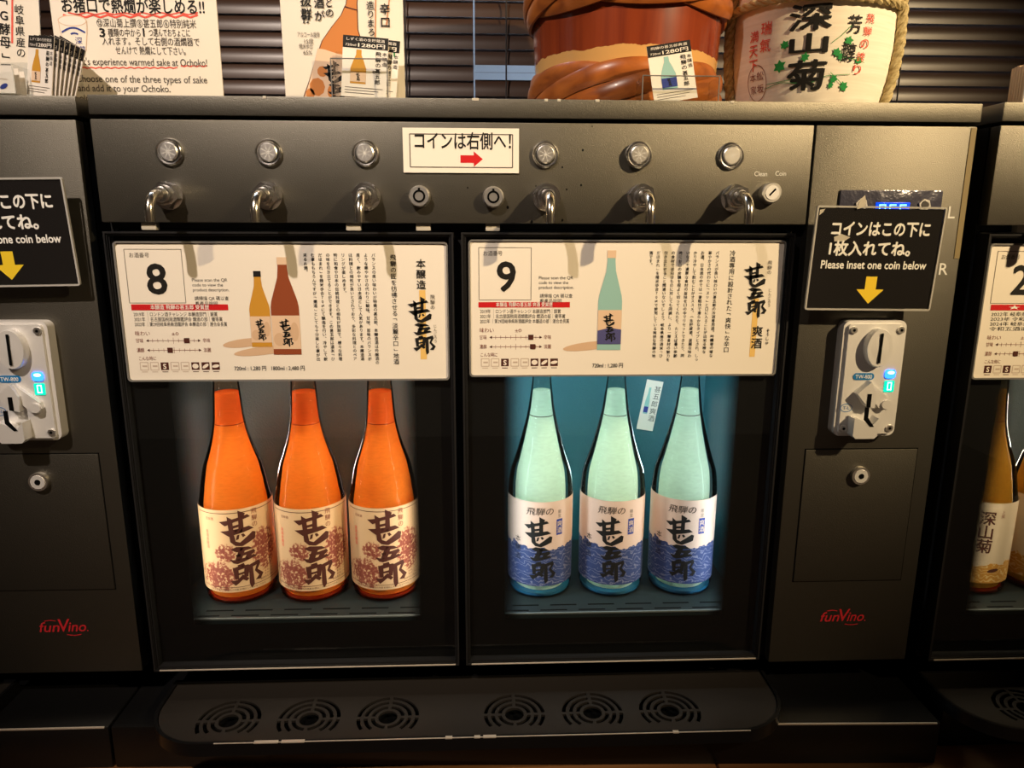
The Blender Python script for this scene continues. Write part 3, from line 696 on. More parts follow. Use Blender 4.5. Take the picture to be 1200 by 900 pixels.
    A = lambda cx, cy, Y=ya: (lambda q: (q.x, q.z))(at(970+cx/6, 370+cy/6, Y))
    m = MB(); x0, x1, z0, z1 = 0.3575+ax, 0.4215+ax, 1.1925, 1.3115
    m.prism(rrect(x0, x1, z0, z1, 0.007), -0.012, 0.001, 'diecast')
    m.prism(rrect(x0+0.004, x1-0.004, z0+0.003, z1-0.003, 0.003), -0.0150, -0.010, 'diecast')
    ca = P(m, 'coin_acceptor')
    e = MB(); cx, cz = (x0+x1)/2+0.001, z1-0.026
    e.lathe([(0.0, 0.0), (1.0, 0.0), (1.0, 0.0065), (0.93, 0.0085), (0.0, 0.0092)][1:], (0, 0, 0), 36, 'diecast')
    for q in range(len(e.v)): vx, vy, vz = e.v[q]; e.v[q] = Vector((cx+vx*0.0135, -0.0145-vz, cz+vy*0.0195))
    e.ellipse(cx, cz, 0.0127, 0.0184, -0.0232, 'diecast', 36)
    e.flat([(cx-0.0012, cz+0.0150), (cx+0.0016, cz+0.0150), (cx+0.0012, cz-0.0150), (cx-0.0016, cz-0.0150)], -0.0242, 'hole')
    e.build('coin_slot', ca, O)
    bd = MB().prism(rrect(x0+0.0130, x0+0.0345, z1-0.0595, z1-0.0525, 0.0034), -0.0156, -0.0148, 'badge_blue')
    bd.text('TW-800', x0+0.0152, z1-0.0580, 0.0056, -0.0158, 'sign_white', w=0.017, bold=0.01); bd.build('badge', ca, O)
    ld = MB().prism(rrect(x1-0.0185, x1-0.0080, z1-0.0580, z1-0.0490, 0.003), -0.0162, -0.0148, 'led_blue')
    ld.ellipse(x1-0.0130, z1-0.0520, 0.0035, 0.0016, -0.0165, 'led_cyan'); ld.build('indicator_lamp', ca, O)
    dg = MB().prism(rrect(x1-0.0180, x1-0.0080, z1-0.0720, z1-0.0605, 0.001), -0.0158, -0.0148, 'led_green')
    xx, zz, ww, hh, th = x1-0.0152, z1-0.0628, 0.0046, 0.0072, 0.0009
    for a, c, e_, f in ((0, 0, ww, th), (0, -hh, ww, th), (0, -hh, th, hh), (ww-th, -hh, th, hh)):
        dg.flat([(xx+a, zz+c), (xx+a+e_, zz+c), (xx+a+e_, zz+c+f), (xx+a, zz+c+f)], -0.0160, 'led_digit')
    dg.build('counter_display', ca, O)
    lv = MB(); lx, lz = x0+0.028, z1-0.060
    lv.prism([(lx, lz), (lx+0.0235, lz-0.0190), (lx+0.0252, lz-0.0245), (lx+0.0205, lz-0.0300), (lx+0.0140, lz-0.0285), (lx+0.0040, lz-0.0180)], -0.0195, -0.0145, 'diecast')
    lv.prism([(lx, lz), (lx+0.0065, lz-0.0120), (lx+0.0060, lz-0.0270), (lx-0.0020, lz-0.0250), (lx-0.0130, lz-0.0120)], -0.0240, -0.0145, 'diecast')
    lv.cyl((lx+0.0195, -0.0145, lz-0.0240), (lx+0.0195, -0.0215, lz-0.0240), 0.0050, 0.0047, 20, 'diecast')
    lv.flat([(lx-0.0030, lz-0.0120), (lx+0.0014, lz-0.0120), (lx+0.0014, lz-0.0262), (lx-0.0030, lz-0.0252)], -0.0243, 'hole')
    lv.build('return_lever', ca, O)
    ch = MB(); c0, c1, cb_, ctp = x0+0.0125, x0+0.0375, z0+0.0015, z0+0.0225
    ch.prism([(c0, cb_+0.003), (c0+0.003, cb_), (c1-0.003, cb_), (c1, cb_+0.003), (c1, ctp), (c0+0.018, ctp-0.008), (c0+0.008, ctp-0.002), (c0, ctp)], -0.028, -0.0145, 'diecast')
    ch.flat([(c0+0.009, ctp+0.012), (c0+0.0135, ctp+0.012), (c0+0.0135, ctp+0.001), (c0+0.0205, ctp-0.0085), (c0+0.0165, ctp-0.0085), (c0+0.009, ctp-0.001)], -0.0283, 'hole')
    ch.build('coin_return', ca, O)
    for sx, sz in ((x0+0.0085, z1-0.009), (x1-0.0075, z1-0.009), (x0+0.0085, z0+0.009), (x1-0.0075, z0+0.009)):
        MB().cyl((sx, -0.0148, sz), (sx, -0.0168, sz), 0.0038, 0.0034, 18, 'brushed').cyl((sx, -0.0168, sz), (sx, -0.0170, sz), 0.0016, 0.0016, 6, 'hole').build('screw', ca, O)
    tl = MB(); tx, tz = x0+0.0095, z1-0.0885
    ring(tl, [(tx+0.0062*math.cos(a), tz+0.0044*math.sin(a)) for a in [2*PI*q/28 for q in range(28)]], [(tx+0.0056*math.cos(a), tz+0.0038*math.sin(a)) for a in [2*PI*q/28 for q in range(28)]], -0.0153, -0.0150, 'badge_blue')
    tl.text('T-L', tx, tz-0.0015, 0.0046, -0.0153, 'badge_blue', align='C'); tl.build('emblem', ca, O)
    # doors
    for di, (dx0, dx1) in enumerate(DOORS):
        f = MB(); w_ = 0.0045
        rc = lambda i: [(dx0+i, DZ0+i), (dx1-i, DZ0+i), (dx1-i, DZ1-i), (dx0+i, DZ1-i)]
        ring(f, rc(0), rc(0.0018), -0.0040, 0.014, 'frame'); ring(f, rc(0.0018), rc(0.0032), -0.0028, 0.012, 'black'); ring(f, rc(0.0032), rc(w_), -0.0012, 0.012, 'frame')
        f.box(dx0+0.006, dx1-0.004, -0.0044, -0.0036, DZ0+0.0006, DZ0+0.0020, 'worn_and_lit_steel', 0.0002)
        fo = P(f, 'door_frame')
        gl = MB(); gl.box(dx0+w_-0.001, dx1-w_+0.001, 0.0030, 0.0060, DZ0+w_-0.001, DZ1-w_+0.001, 'glass'); gl.build('door_glass', fo, O)
        # printed border behind the glass; u runs 0 (solid) .. 1 (clear) across the fade
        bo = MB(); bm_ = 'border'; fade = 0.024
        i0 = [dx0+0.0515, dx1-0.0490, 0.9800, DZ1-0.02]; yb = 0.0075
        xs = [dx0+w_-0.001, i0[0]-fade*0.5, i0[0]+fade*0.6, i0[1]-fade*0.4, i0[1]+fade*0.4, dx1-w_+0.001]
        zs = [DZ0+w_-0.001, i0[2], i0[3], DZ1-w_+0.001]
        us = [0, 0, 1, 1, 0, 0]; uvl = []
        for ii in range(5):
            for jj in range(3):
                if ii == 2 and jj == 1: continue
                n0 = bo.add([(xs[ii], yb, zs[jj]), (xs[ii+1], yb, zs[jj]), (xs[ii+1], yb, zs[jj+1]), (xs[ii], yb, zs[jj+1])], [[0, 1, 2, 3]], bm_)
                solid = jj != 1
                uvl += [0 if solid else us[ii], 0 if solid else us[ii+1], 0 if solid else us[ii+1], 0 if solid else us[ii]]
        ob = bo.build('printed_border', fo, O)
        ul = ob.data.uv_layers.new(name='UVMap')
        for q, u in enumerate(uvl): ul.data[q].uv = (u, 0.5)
        # liner and shelf
        a0, a1 = dx0+0.010, dx1-0.010
        if di == 0: a0 = LX+0.006
        lm = 'liner_grey' if di == 0 else 'liner_teal'
        li = MB(); yb0 = 0.205
        li.box(a0, a1, yb0, yb0+0.004, 0.938, ZP-0.003, lm).box(a0, a0+0.003, 0.020, yb0, 0.938, ZP-0.003, lm).box(a1-0.003, a1, 0.020, yb0, 0.938, ZP-0.003, lm)
        li.box(a0, a1, 0.020, yb0, ZP-0.006, ZP-0.003, 'black')
        P(li, 'liner')
        sh = MB().box(a0+0.0035, a1-0.0035, 0.014, yb0-0.001, 0.9760, 0.9820, 'shelf', 0.0008)
        for r_ in range(2):
            for k in range(6):
                xx = a0+0.03+k*0.043+0.012*r_; sh.box(xx, xx+0.030, 0.020+r_*0.011, 0.0222+r_*0.011, 0.9816, 0.9822, 'hole')
        so = P(sh, 'bottle_shelf')
        MB().box(a0+0.0035, a1-0.0035, 0.0125, 0.0145, 0.9815, 0.9836, 'lit_lip', 0.0005).build('lit_shelf_lip', so, O)
        if lit and lit[di]:  # side and top strips added out of view to light the bottles
            c, pw = lit[di]
            for k, (xx, tx) in enumerate(((a0+0.007, a1), (a1-0.007, a0))):
                st = MB().box(xx-0.003, xx+0.003, 0.012, 0.018, 0.99, 1.385, 'unseen_led_strip', 0.001); P(st, 'unseen_led_strip')
                sg = 1 if k == 0 else -1
                strip('unseen_cabinet_led', (xx+dx+0.0045*sg, 0.0195+dy, 1.185), (sg, 0.62, 0), pw, c, 0.39, 0.010)
            P(MB().box(a0+0.02, a1-0.02, 0.012, 0.018, 1.352, 1.358, 'unseen_led_strip', 0.001), 'unseen_led_strip')
            area('unseen_cabinet_led', ((a0+a1)/2+dx, 0.021+dy, 1.350), ((a0+a1)/2+dx, 0.085+dy, 1.05), pw*2.0, c, a1-a0-0.06, 0.014)
            for xb_ in lit[2+di]:                              # upright light bar added out of view behind every bottle, for its glow
                xs_ = xb_*(0.193+0.70)/0.782
                P(MB().box(xs_-dx-0.008, xs_-dx+0.008, 0.196, 0.203, 1.02, 1.185, 'unseen_led_strip', 0.001), 'unseen_led_strip')
                bl = strip('added_bottle_backlight', (xs_, 0.194+dy, 1.11), (xb_-xs_, 0.082-0.194, 0), pw*BACK*(1.0 if di == 0 else 1.35), c, 0.15, 0.012); bl.data.spread = math.radians(52)
    return t

dispenser(0, 0, 'middle black sake dispenser with six chrome taps above glass doors 8 and 9', [((1.0, 0.86, 0.70), 0.30), ((0.82, 0.94, 1.0), 0.30), OX, AX], True)
dispenser(0.849, -0.010, 'black sake dispenser cut off by the right edge, glass door number 2', [((1.0, 0.85, 0.6), 0.24), None, (0.5855, 0.6710), ()])
dispenser(-0.850, 0.008, 'black sake dispenser at the left edge, mostly its coin panel showing', None, ax=0.0085)

# ------------------------------------------------------------------ bottles
OP = [(0.0, 0.0), (0.0345, 0.0), (0.0385, 0.003), (0.0398, 0.009), (0.0400, 0.107), (0.0394, 0.115), (0.0378, 0.122), (0.0356, 0.136), (0.0318, 0.155), (0.0285, 0.164), (0.0248, 0.174), (0.0208, 0.187), (0.0171, 0.203), (0.0156, 0.220), (0.0145, 0.238), (0.0133, 0.252), (0.0132, 0.272)]
BP = [(0.0, 0.0), (0.0330, 0.0), (0.0362, 0.003), (0.0377, 0.010), (0.0377, 0.121), (0.0370, 0.131), (0.0353, 0.145), (0.0306, 0.158), (0.0262, 0.172), (0.0224, 0.186), (0.0192, 0.198), (0.0164, 0.210), (0.0142, 0.222), (0.0130, 0.232), (0.0113, 0.244), (0.0102, 0.256), (0.0102, 0.274)]
def chaikin(p, a, b):
    mid = p[a:b]
    for _ in range(3):
        q = [mid[0]]
        for (r0, z0), (r1, z1) in zip(mid, mid[1:]): q += [(0.75*r0+0.25*r1, 0.75*z0+0.25*z1), (0.25*r0+0.75*r1, 0.25*z0+0.75*z1)]
        mid = q+[mid[-1]]
    return p[:a]+mid+p[b:]
OP = chaikin(OP, 4, len(OP)); BP = chaikin(BP, 4, len(BP))
def rad(prof, z):
    for (r0, z0), (r1, z1) in zip(prof[1:], prof[2:]):
        if z0 <= z <= z1: return r0+(r1-r0)*(z-z0)/max(1e-9, z1-z0)
    return prof[-1][0]
def bottle_meshes(kind):
    prof = BP if kind == 'aqua' else OP
    gm = {'orange': 'bottle_brown', 'aqua': 'bottle_aqua', 'olive': 'bottle_olive'}[kind]
    parts = []
    g = MB().lathe(prof, (0, 0, 0), 56, gm); parts.append(('glass', g))
    core = MB(); lv = 0.2035 if kind != 'aqua' else 0.2105
    tp = 0.2385
    def ri(z):
        r = rad(prof, z)
        return r - ({'orange': 0.0050, 'aqua': 0.0085, 'olive': 0.0050}[kind])*min(1.0, (r/0.040))**1.3 - 0.0006
    zs = [0.0072+(lv-0.0072)*k/30 for k in range(31)]
    lq = {'orange': 'liq_orange', 'aqua': 'liq_aqua', 'olive': 'liq_olive'}[kind]
    core.lathe([(0.0, zs[0])]+[(ri(z), z) for z in zs], (0, 0, 0), 48, lq)
    ln = {'orange': 'liq_orange_neck', 'aqua': 'liq_aqua_neck', 'olive': 'liq_olive'}[kind]
    core.lathe([(ri(lv)+0.0004, lv), (ri(lv)+0.0004, lv+0.0010)], (0, 0, 0), 48, 'base_brown' if kind != 'aqua' else 'ink_soft')
    zs = [lv+0.0010+(tp-lv)*k/12 for k in range(13)]
    core.lathe([(ri(z), z) for z in zs]+[(0.0, zs[-1])], (0, 0, 0), 48, ln)
    parts.append(('sake', core))
    bs = MB().lathe([(0.0, 0.0006), (0.0325, 0.0006), (0.0350, 0.0030), (0.0356, 0.0062), (0.0, 0.0070)], (0, 0, 0), 48, 'base_blue' if kind == 'aqua' else 'base_brown'); parts.append(('bottle_base', bs))
    capz = prof[-1][1]
    cp2 = MB().lathe([(prof[-1][0]+0.0003, capz-0.016), (0.0148, capz-0.014), (0.0150, capz+0.012), (0.0135, capz+0.0145), (0.0, capz+0.0145)], (0, 0, 0), 32, 'art_label' if kind == 'aqua' else 'ink_gold'); parts.append(('cap', cp2))
    # front label wrapped round the glass
    R = 0.0379 if kind == 'aqua' else 0.0403
    zl0, zl1 = (0.0165, 0.1190) if kind == 'aqua' else (0.0165, 0.1150)
    def T(e): 
        def f(p): a = p.x/R; q = R+e-p.y; return Vector((q*math.sin(a), -q*math.cos(a), p.z))
        return f
    lb = MB(); W = R*1.62
    mt = {'orange': 'label_orange', 'aqua': 'label_blue', 'olive': 'label_gold'}[kind]
    a1 = W/R
    lb.lathe([(R, zl0), (R, zl0+(zl1-zl0)/2), (R, zl1)], (0, 0, 0), 40, mt, -PI/2-a1, -PI/2+a1)
    t1, cut = T(0.00025), 0.004
    if kind == 'orange':
        brush(lb, 0.002, zl1-0.0015, 0.0945, 0, 'ink_brown', t1, cut)
        lb.line([(-0.05, zl1-0.004), (0.05, zl1-0.004)], 0.0007, 0, 'ink_brown', t1, cut)
        lb.line([(-0.05, zl0+0.006), (0.05, zl0+0.006)], 0.0006, 0, 'ink_brown', t1, cut)
        lb.vtext('飛騨の', 0.0180, zl1-0.0015, 0.0078, 0.0070, 0, 'ink_redbrown', T=t1, cut=cut)
        lb.vtext('清酒本醸造', -0.0370, zl1-0.024, 0.0046, 0.0044, 0, 'ink_coral', T=t1, cut=cut)
        lb.text('日本酒', -0.0365, zl1-0.012, 0.0036, 0, 'ink_redbrown', T=t1, cut=cut)
        lb.text('製造年月 720ml', 0.020, zl0+0.0085, 0.0028, 0, 'ink_brown', T=t1, cut=cut)
        for k in range(4): lb.text('米 米こうじ', 0.026, zl0+0.023-0.0035*k, 0.0026, 0, 'ink_redbrown', T=t1, cut=cut)
        lb.text('日本酒 本醸造 飛騨高山の地酒 お酒は二十歳になってから', -0.038, zl0+0.0022, 0.0025, 0, 'ink_brown', T=t1, cut=cut)
    elif kind == 'aqua':
        brush(lb, 0.0005, zl1-0.0175, 0.0815, 0, 'ink', t1, cut)
        lb.text('飛騨の', -0.0005, zl1-0.0150, 0.0098, 0, 'ink', w=0.031, align='C', T=t1, cut=cut, shear=0.15)
        lb.vtext('限定', 0.0235, zl1-0.0105, 0.0052, 0.0046, 0, 'ink_soft', T=t1, cut=cut)
        lb.flat([(0.0195, zl1-0.0220), (0.0275, zl1-0.0220), (0.0275, zl1-0.0410), (0.0195, zl1-0.0410)], 0, 'ink_blue', t1, cut)
        lb.vtext('爽酒', 0.0235, zl1-0.0235, 0.0080, 0.0076, 0, 'art_label', T=T(0.0004), cut=cut)
        lb.vtext('本醸造', -0.0270, zl1-0.042, 0.0105, 0.0085, 0, 'ink', T=t1, cut=cut)
    else:
        lb.vtext('深山菊', -0.004, zl1-0.010, 0.0170, 0.0180, 0, 'ink_brown', bold=0.018, T=t1, cut=cut)
        lb.vtext('上撰', 0.012, zl1-0.008, 0.0052, 0.0046, 0, 'ink_redbrown', T=t1, cut=cut)
        lb.ellipse(0.010, zl0+0.016, 0.0065, 0.0022, 0, 'ink_brown', 20, t1, cut, 0.2)
    parts.append(('label', lb))
    return [(n, b_.mesh(n)) for n, b_ in parts]
BM_ = {k: bottle_meshes(k) for k in ('orange', 'aqua', 'olive')}
SHZ = 0.9822
def bottle(kind, x, y, label, group, rz=None):
    o = thing('sake_bottle', label, 'bottle', (x, y, SHZ), -math.atan2(x, y+0.70) if rz is None else rz, group)
    for n, me in BM_[kind]:
        c = bpy.data.objects.new(n, me); COL.objects.link(c); c.parent = o
for i, (x, w_) in enumerate(((-0.2867, 'leftmost of the three, beside the dark border of door 8'), (-0.2018, 'standing in the middle of the three behind door 8'), (-0.1172, 'rightmost of the three, partly cut off by the door border'))):
    bottle('orange', x, 0.082, 'amber sake bottle '+w_, 'amber bottles behind door 8')
for i, (x, w_) in enumerate(((0.0649, 'leftmost behind door 9'), (0.1498, 'middle one behind door 9'), (0.2343, 'right of the leaning paper slip'))):
    bottle('aqua', x, 0.082, 'pale aqua sake bottle with blue wave label, '+w_, 'aqua bottles behind door 9')
bottle('olive', 0.5855, 0.074, 'olive gold bottle with cream label behind door 2, the nearer to its left border', 'gold label bottles behind door 2', -0.22)
bottle('olive', 0.6710, 0.074, 'olive gold bottle at the right picture edge, mostly out of frame', 'gold label bottles behind door 2', -0.22)

# paper slip leaning inside door 9, behind the bottles
sl = MB()
q = [at(768, 469, 0.15), at(787, 472, 0.15), at(777, 527, 0.15), at(758, 524, 0.15)]
cx = sum(p.x for p in q)/4; cz = sum(p.z for p in q)/4
hw, hh = 0.011, 0.034
sl.box(-hw, hw, -0.0004, 0.0004, -hh, hh, 'paper'); sl.vtext('甚五郎爽酒', 0.0055, hh-0.006, 0.010, 0.009, -0.0006, 'ink')
sl.flat([(-0.0075, -0.012), (-0.0015, -0.012), (-0.0015, 0.004), (-0.003, 0.016), (-0.003, 0.024), (-0.006, 0.024), (-0.006, 0.016), (-0.0075, 0.004)], -0.0006, 'art_aqua')
sl.flat([(-0.0075, -0.010), (-0.0015, -0.010), (-0.0015, -0.002), (-0.0075, -0.002)], -0.0007, 'ink_blue')
sl.move(Matrix.Rotation(0.17, 4, 'Y'))
slo = sl.build('paper_slip', None, (0, 0, 0)); slo.location = (cx, 0.2035, cz+0.012); tag(slo, 'small paper slip stuck to the back inside door 9 between aqua bottles', 'slip')

# ------------------------------------------------------------------ product cards in the doors
YK = 0.0009
def card(name_px, num, spec, dx=0.0, dy=0.0, label='', band='', lines=(), para=None):
    S = spec; mb = MB(); Y = YK
    X = lambda px, py: at(px, py, Y).x
    Zf = lambda px, py: at(px, py, Y).z
    mm = 0.00082                                             # metres for one photo pixel here
    tlx, tlz = X(*S['tl']), Zf(*S['tl']); brx, brz = X(*S['br']), Zf(*S['br'])
    mb.box(tlx, brx, Y, Y+0.0010, brz, tlz, 'paper')
    y1, y2 = Y-0.0002, Y-0.00035
    def L(pts, wd, mt='ink_soft'): mb.line(pts, wd, y1, mt)
    x0, z0 = X(*S['box'][0]), Zf(*S['box'][0]); x1, z1 = X(S['box'][1][0], S['box'][0][1]), Zf(*S['box'][1])
    L([(x0, z0), (x1, z0), (x1, z1), (x0, z1), (x0, z0)], 0.0005)
    mb.text('お酒番号', x0+0.0045, z0-0.0075, 0.0052, y1, 'ink_soft', w=0.0185)
    mb.text(num, (x0+x1)/2+0.0012, (z0+z1)/2-0.0165, 0.0405, y1, 'ink', align='C', bold=0.020)
    qx = x1+0.0077; qz = z0-0.0305
    for k, s_ in enumerate(('Please scan the QR', 'code to view the', 'product description.')): mb.text(s_, qx, qz-0.0047*k, 0.0043, y1, 'ink', w=(0.0336, 0.029, 0.0345)[k])
    for k, s_ in enumerate(('請掃描 QR 碼以查', '看產品說明')): mb.text(s_, qx+0.001, qz-0.0178-0.0050*k, 0.0043, y1, 'ink', w=(0.0325, 0.0215)[k])
    bx0, bz0 = X(*S['band'][0]), Zf(*S['band'][0]); bx1, bz1 = X(*S['band'][1]), Zf(*S['band'][1])
    mb.flat([(bx0, bz1), (bx1, bz1), (bx1, bz0), (bx0, bz0)], y1, 'ink_red')
    mb.text(band, (bx0+bx1)/2, bz1+(bz0-bz1)*0.22, 0.0048, y2, 'sign_white', w=0.056, align='C', bold=0.01)
    lz = bz1-0.0055
    for k, s_ in enumerate(lines): mb.text(s_, bx0+0.0015, lz-0.0049*k, 0.0046, y1, 'ink', w=(0.080, 0.0845, 0.0885, 0.075)[k])
    if len(lines) > 3: lz -= 0.0049
    tz = lz-0.0190
    mb.text('味わい', bx0+0.001, tz, 0.0052, y1, 'ink_redbrown', w=0.0140); mb.text('±0', bx0+0.036, tz, 0.0046, y1, 'ink_redbrown', w=0.0065)
    for k, (l_, r_, mk) in enumerate((('甘味', '辛味', S['mk'][0]), ('濃醇', '淡麗', S['mk'][1]))):
        zz = tz-0.0052-0.0095*k; sx0, sx1 = bx0+0.0118, bx0+0.0620
        mb.text(l_, bx0+0.0008, zz-0.0017, 0.0048, y1, 'ink_redbrown', w=0.0072); mb.text(r_, sx1+0.0032, zz-0.0017, 0.0048, y1, 'ink_redbrown', w=0.0072)
        L([(sx0, zz), (sx1, zz)], 0.0004, 'ink_redbrown')
        for s_ in (sx0, sx1):
            g = 1 if s_ == sx0 else -1
            mb.flat([(s_-0.0012*g, zz), (s_+0.0014*g, zz-0.0015), (s_+0.0014*g, zz+0.0015)], y1, 'ink_brown')
        for q_ in range(1, 10):
            xx = sx0+(sx1-sx0)*q_/10; h_ = 0.0030 if q_ == 5 else 0.0018
            L([(xx, zz-h_), (xx, zz+h_)], 0.0003, 'ink_redbrown')
        xx = sx0+(sx1-sx0)*mk; mb.flat([(xx-0.0026, zz-0.0026), (xx+0.0026, zz-0.0026), (xx+0.0026, zz+0.0026), (xx-0.0026, zz+0.0026)], y2, 'ink_brown')
    iz = tz-0.0245
    mb.text('こんな時に', bx0+0.002, iz, 0.0046, y1, 'ink_redbrown', w=0.0165)
    for k in range(8):
        xx = bx0+0.0025+k*0.0099; s_ = 0.0077; zz = iz-0.0100
        dark = k in S['icons']
        if dark:
            mb.flat([(xx, zz), (xx+s_, zz), (xx+s_, zz+s_), (xx, zz+s_)], y1, 'ink_brown')
            if k < 4: mb.text('S', xx+s_/2, zz+0.0012, 0.0072, y2, 'paper', align='C', bold=0.03)
            elif k == 5: mb.ellipse(xx+s_/2, zz+s_/2, 0.0030, 0.0025, y2, 'paper')
            else: mb.ellipse(xx+s_/2, zz+s_/2, 0.0036, 0.0016, y2, 'paper', 16, rot=0.6 if k == 6 else 0.2)
        else:
            L([(xx, zz), (xx+s_, zz), (xx+s_, zz+s_), (xx, zz+s_), (xx, zz)], 0.0007, 'ink_pale')
            L([(xx+0.002, zz+0.004), (xx+0.0066, zz+0.004)], 0.0016, 'ink_pale')
        L([(xx+0.001, zz-0.0018), (xx+s_-0.001, zz-0.0018)], 0.0007, 'ink_brown' if dark else 'ink_pale')
    # bottle pictures
    for (px, py0, py1, wpx, kind) in S['bottles']:
        xc = X(px, py0); zt = Zf(px, py0); zb = Zf(px, py1); H = zt-zb; W_ = wpx*mm/2
        mb.ellipse(xc-W_*1.7, zb+0.004, W_*2.2, 0.0042, y1, 'art_shadow', 24, rot=0.12)
        pr = [(1, 0.0), (1, 0.50), (0.93, 0.56), (0.62, 0.70), (0.40, 0.80), (0.33, 0.90), (0.33, 1.0)]
        poly = [(xc-a*W_, zb+b*H) for a, b in pr]+[(xc+a*W_, zb+b*H) for a, b in pr[::-1]]
        mb.flat(poly, y2, {'o': 'art_brown', 's': 'art_amber', 'a': 'art_aqua'}[kind])
        y3, y4 = y2-0.00012, y2-0.00024
        mb.flat([(xc-W_*0.36, zb+0.93*H), (xc+W_*0.36, zb+0.93*H), (xc+W_*0.36, zb+H*1.005), (xc-W_*0.36, zb+H*1.005)], y3, 'art_label' if kind != 's' else 'ink')
        l0, l1 = zb+0.06*H, zb+0.41*H
        mb.flat([(xc-W_, l0), (xc+W_, l0), (xc+W_, l1), (xc-W_, l1)], y3, 'art_label')
        if kind == 'a': mb.flat([(xc-W_, l0), (xc+W_, l0), (xc+W_, l0+0.15*H), (xc, l0+0.17*H), (xc-W_, l0+0.14*H)], y4-0.0001+0.00004, 'art_purple')
        else: mb.ellipse(xc-W_*0.5, l0+0.1*H, W_*0.42, 0.07*H, y4+0.00004, 'art_shadow'); mb.ellipse(xc+W_*0.6, l0+0.18*H, W_*0.3, 0.1*H, y4+0.00004, 'art_shadow')
        brush(mb, xc, l1-0.03*H, 0.30*H, y4-0.0002, 'ink')
    px, py, wd, tx = S['price']; mb.text(tx, X(px, py), Zf(px, py), 0.0056, y1, 'ink', w=wd*mm, bold=0.012)
    # running text in columns
    for k, s_ in enumerate(para):
        px = S['para'][0]-S['para'][1]*k; mb.vtext(s_, X(px, S['para'][2]), Zf(px, S['para'][2]), S['para'][3]*mm, S['para'][3]*mm*0.96, y1, 'ink', bold=0.008)
    px, py, pt = S['title'][:3]; mb.vtext(S['title'][3], X(px, py), Zf(px, py), pt*mm, pt*mm*0.98, y1, 'ink', bold=0.008)
    (gx0, gz0), (gx1, gz1) = S['bar']; a, b, c, d = X(gx0, gz0), X(gx1, gz0), Zf(gx0, gz0), Zf(gx0, gz1)
    mb.flat([(a, d), (b, d), (b, c), (a, c)], y1, 'ink_gold')
    px, py0, py1 = S['brush']; zt = Zf(px, py0); brush(mb, X(px, py0), zt, zt-Zf(px, py1), y2-0.0001, 'ink')
    for (s_, px, py, pt, bd) in S['extra']: mb.vtext(s_, X(px, py), Zf(px, py), pt*mm, pt*mm*0.95, y2-0.0001, 'ink' if bd else 'ink_soft', bold=bd)
    c0 = ((tlx+brx)/2, Y, (tlz+brz)/2)
    o = mb.build('product_card', None, c0); o.location = (c0[0]+dx, Y+dy, c0[2]); tag(o, label, 'card', 'product cards on the doors')
    # clear sleeve taped on the door
    sv = MB(); e = 0.0015
    oo = rrect(tlx-e, brx+e, brz-e, tlz+e, 0.004, 4); ii = rrect(tlx-e+0.0016, brx+e-0.0016, brz-e+0.0016, tlz+e-0.0016, 0.003, 4)
    ring(sv, oo, ii, Y-0.0016, Y+0.002, 'acrylic_edge')
    sv.flat(ii, Y-0.0014, 'sleeve')
    s2 = sv.build('card_sleeve', None, c0); s2.location = o.location
    tag(s2, 'clear plastic sleeve around the product card numbered '+num, 'card sleeve', 'clear card sleeves on the doors')
P8 = ('バランスの良い味わいが特徴の甚五郎、本醸造酒は吟醸酒の', 'ような華やかさの代わりに酸味、甘味、旨味のバランスが', '良く、飲みやすい日本酒として人気があります。本醸造酒', 'は料理との相性が良いとされており、多彩な料理とのペア', 'リングが楽しめます。', '特に和食や日本の伝統料理との相性が抜群で、様々な料理', 'の味を引き立てることができます。この甚五郎は酒米「ひ', 'だほまれ」を精米歩合70%にて醸造を行い、冷やして飲', 'む事ももちろんですが「燗酒」としても十分楽しむ事が出', '来るお酒。')
P9 = ('バランスが良い味わいの甚五郎の冷酒専用酒。吟醸香の様な', '華やかさの代わりに「スッ」と口に入ることが出来る様な', 'お酒、日本酒の中では一番軽快で滑らかなタイプとされ、しっ', 'かり冷やして飲むことがオススメ。（生貯蔵酒、淡麗な味わ', 'いなので濃厚な食材の旨味を口の中でリセットできたり、同', '時にお口の余韻を程よく切ってくれたり、たとえば暑い季節', 'の食材で淡白なものに対しても同調し、より一層食材の魅力を', '引き立たせること間違いないでしょう。岐阜県産の酒米「ひ', 'だほまれ」を精米歩合70%で使用している爽快な飛騨の地', '酒です。')
S8 = dict(tl=(134, 284.5), br=(525.5, 443.5), box=((145, 292), (212, 355)), band=((153.5, 356.7), (267.7, 363.6)), mk=(0.76, 0.42), icons=(2, 5, 6, 7),
          bottles=((301, 318, 406.5, 24, 's'), (330, 302, 415.5, 33, 'o')), price=(275, 434, 84, '720ml : 1,280 円   1800ml : 2,480 円'),
          para=(437.4, 8.9, 296.5, 4.95), title=(460.5, 298, 7.35, '飛騨の匠を彷彿させる「淡麗辛口」地酒'), bar=((491, 340), (498.5, 421)), brush=(493.5, 347.5, 415.5),
          extra=(('本醸造', 493, 303, 12.2, 0.012), ('飛騨の', 506.7, 345, 6.2, 0), ('じんごろう', 510, 380, 4.6, 0)))
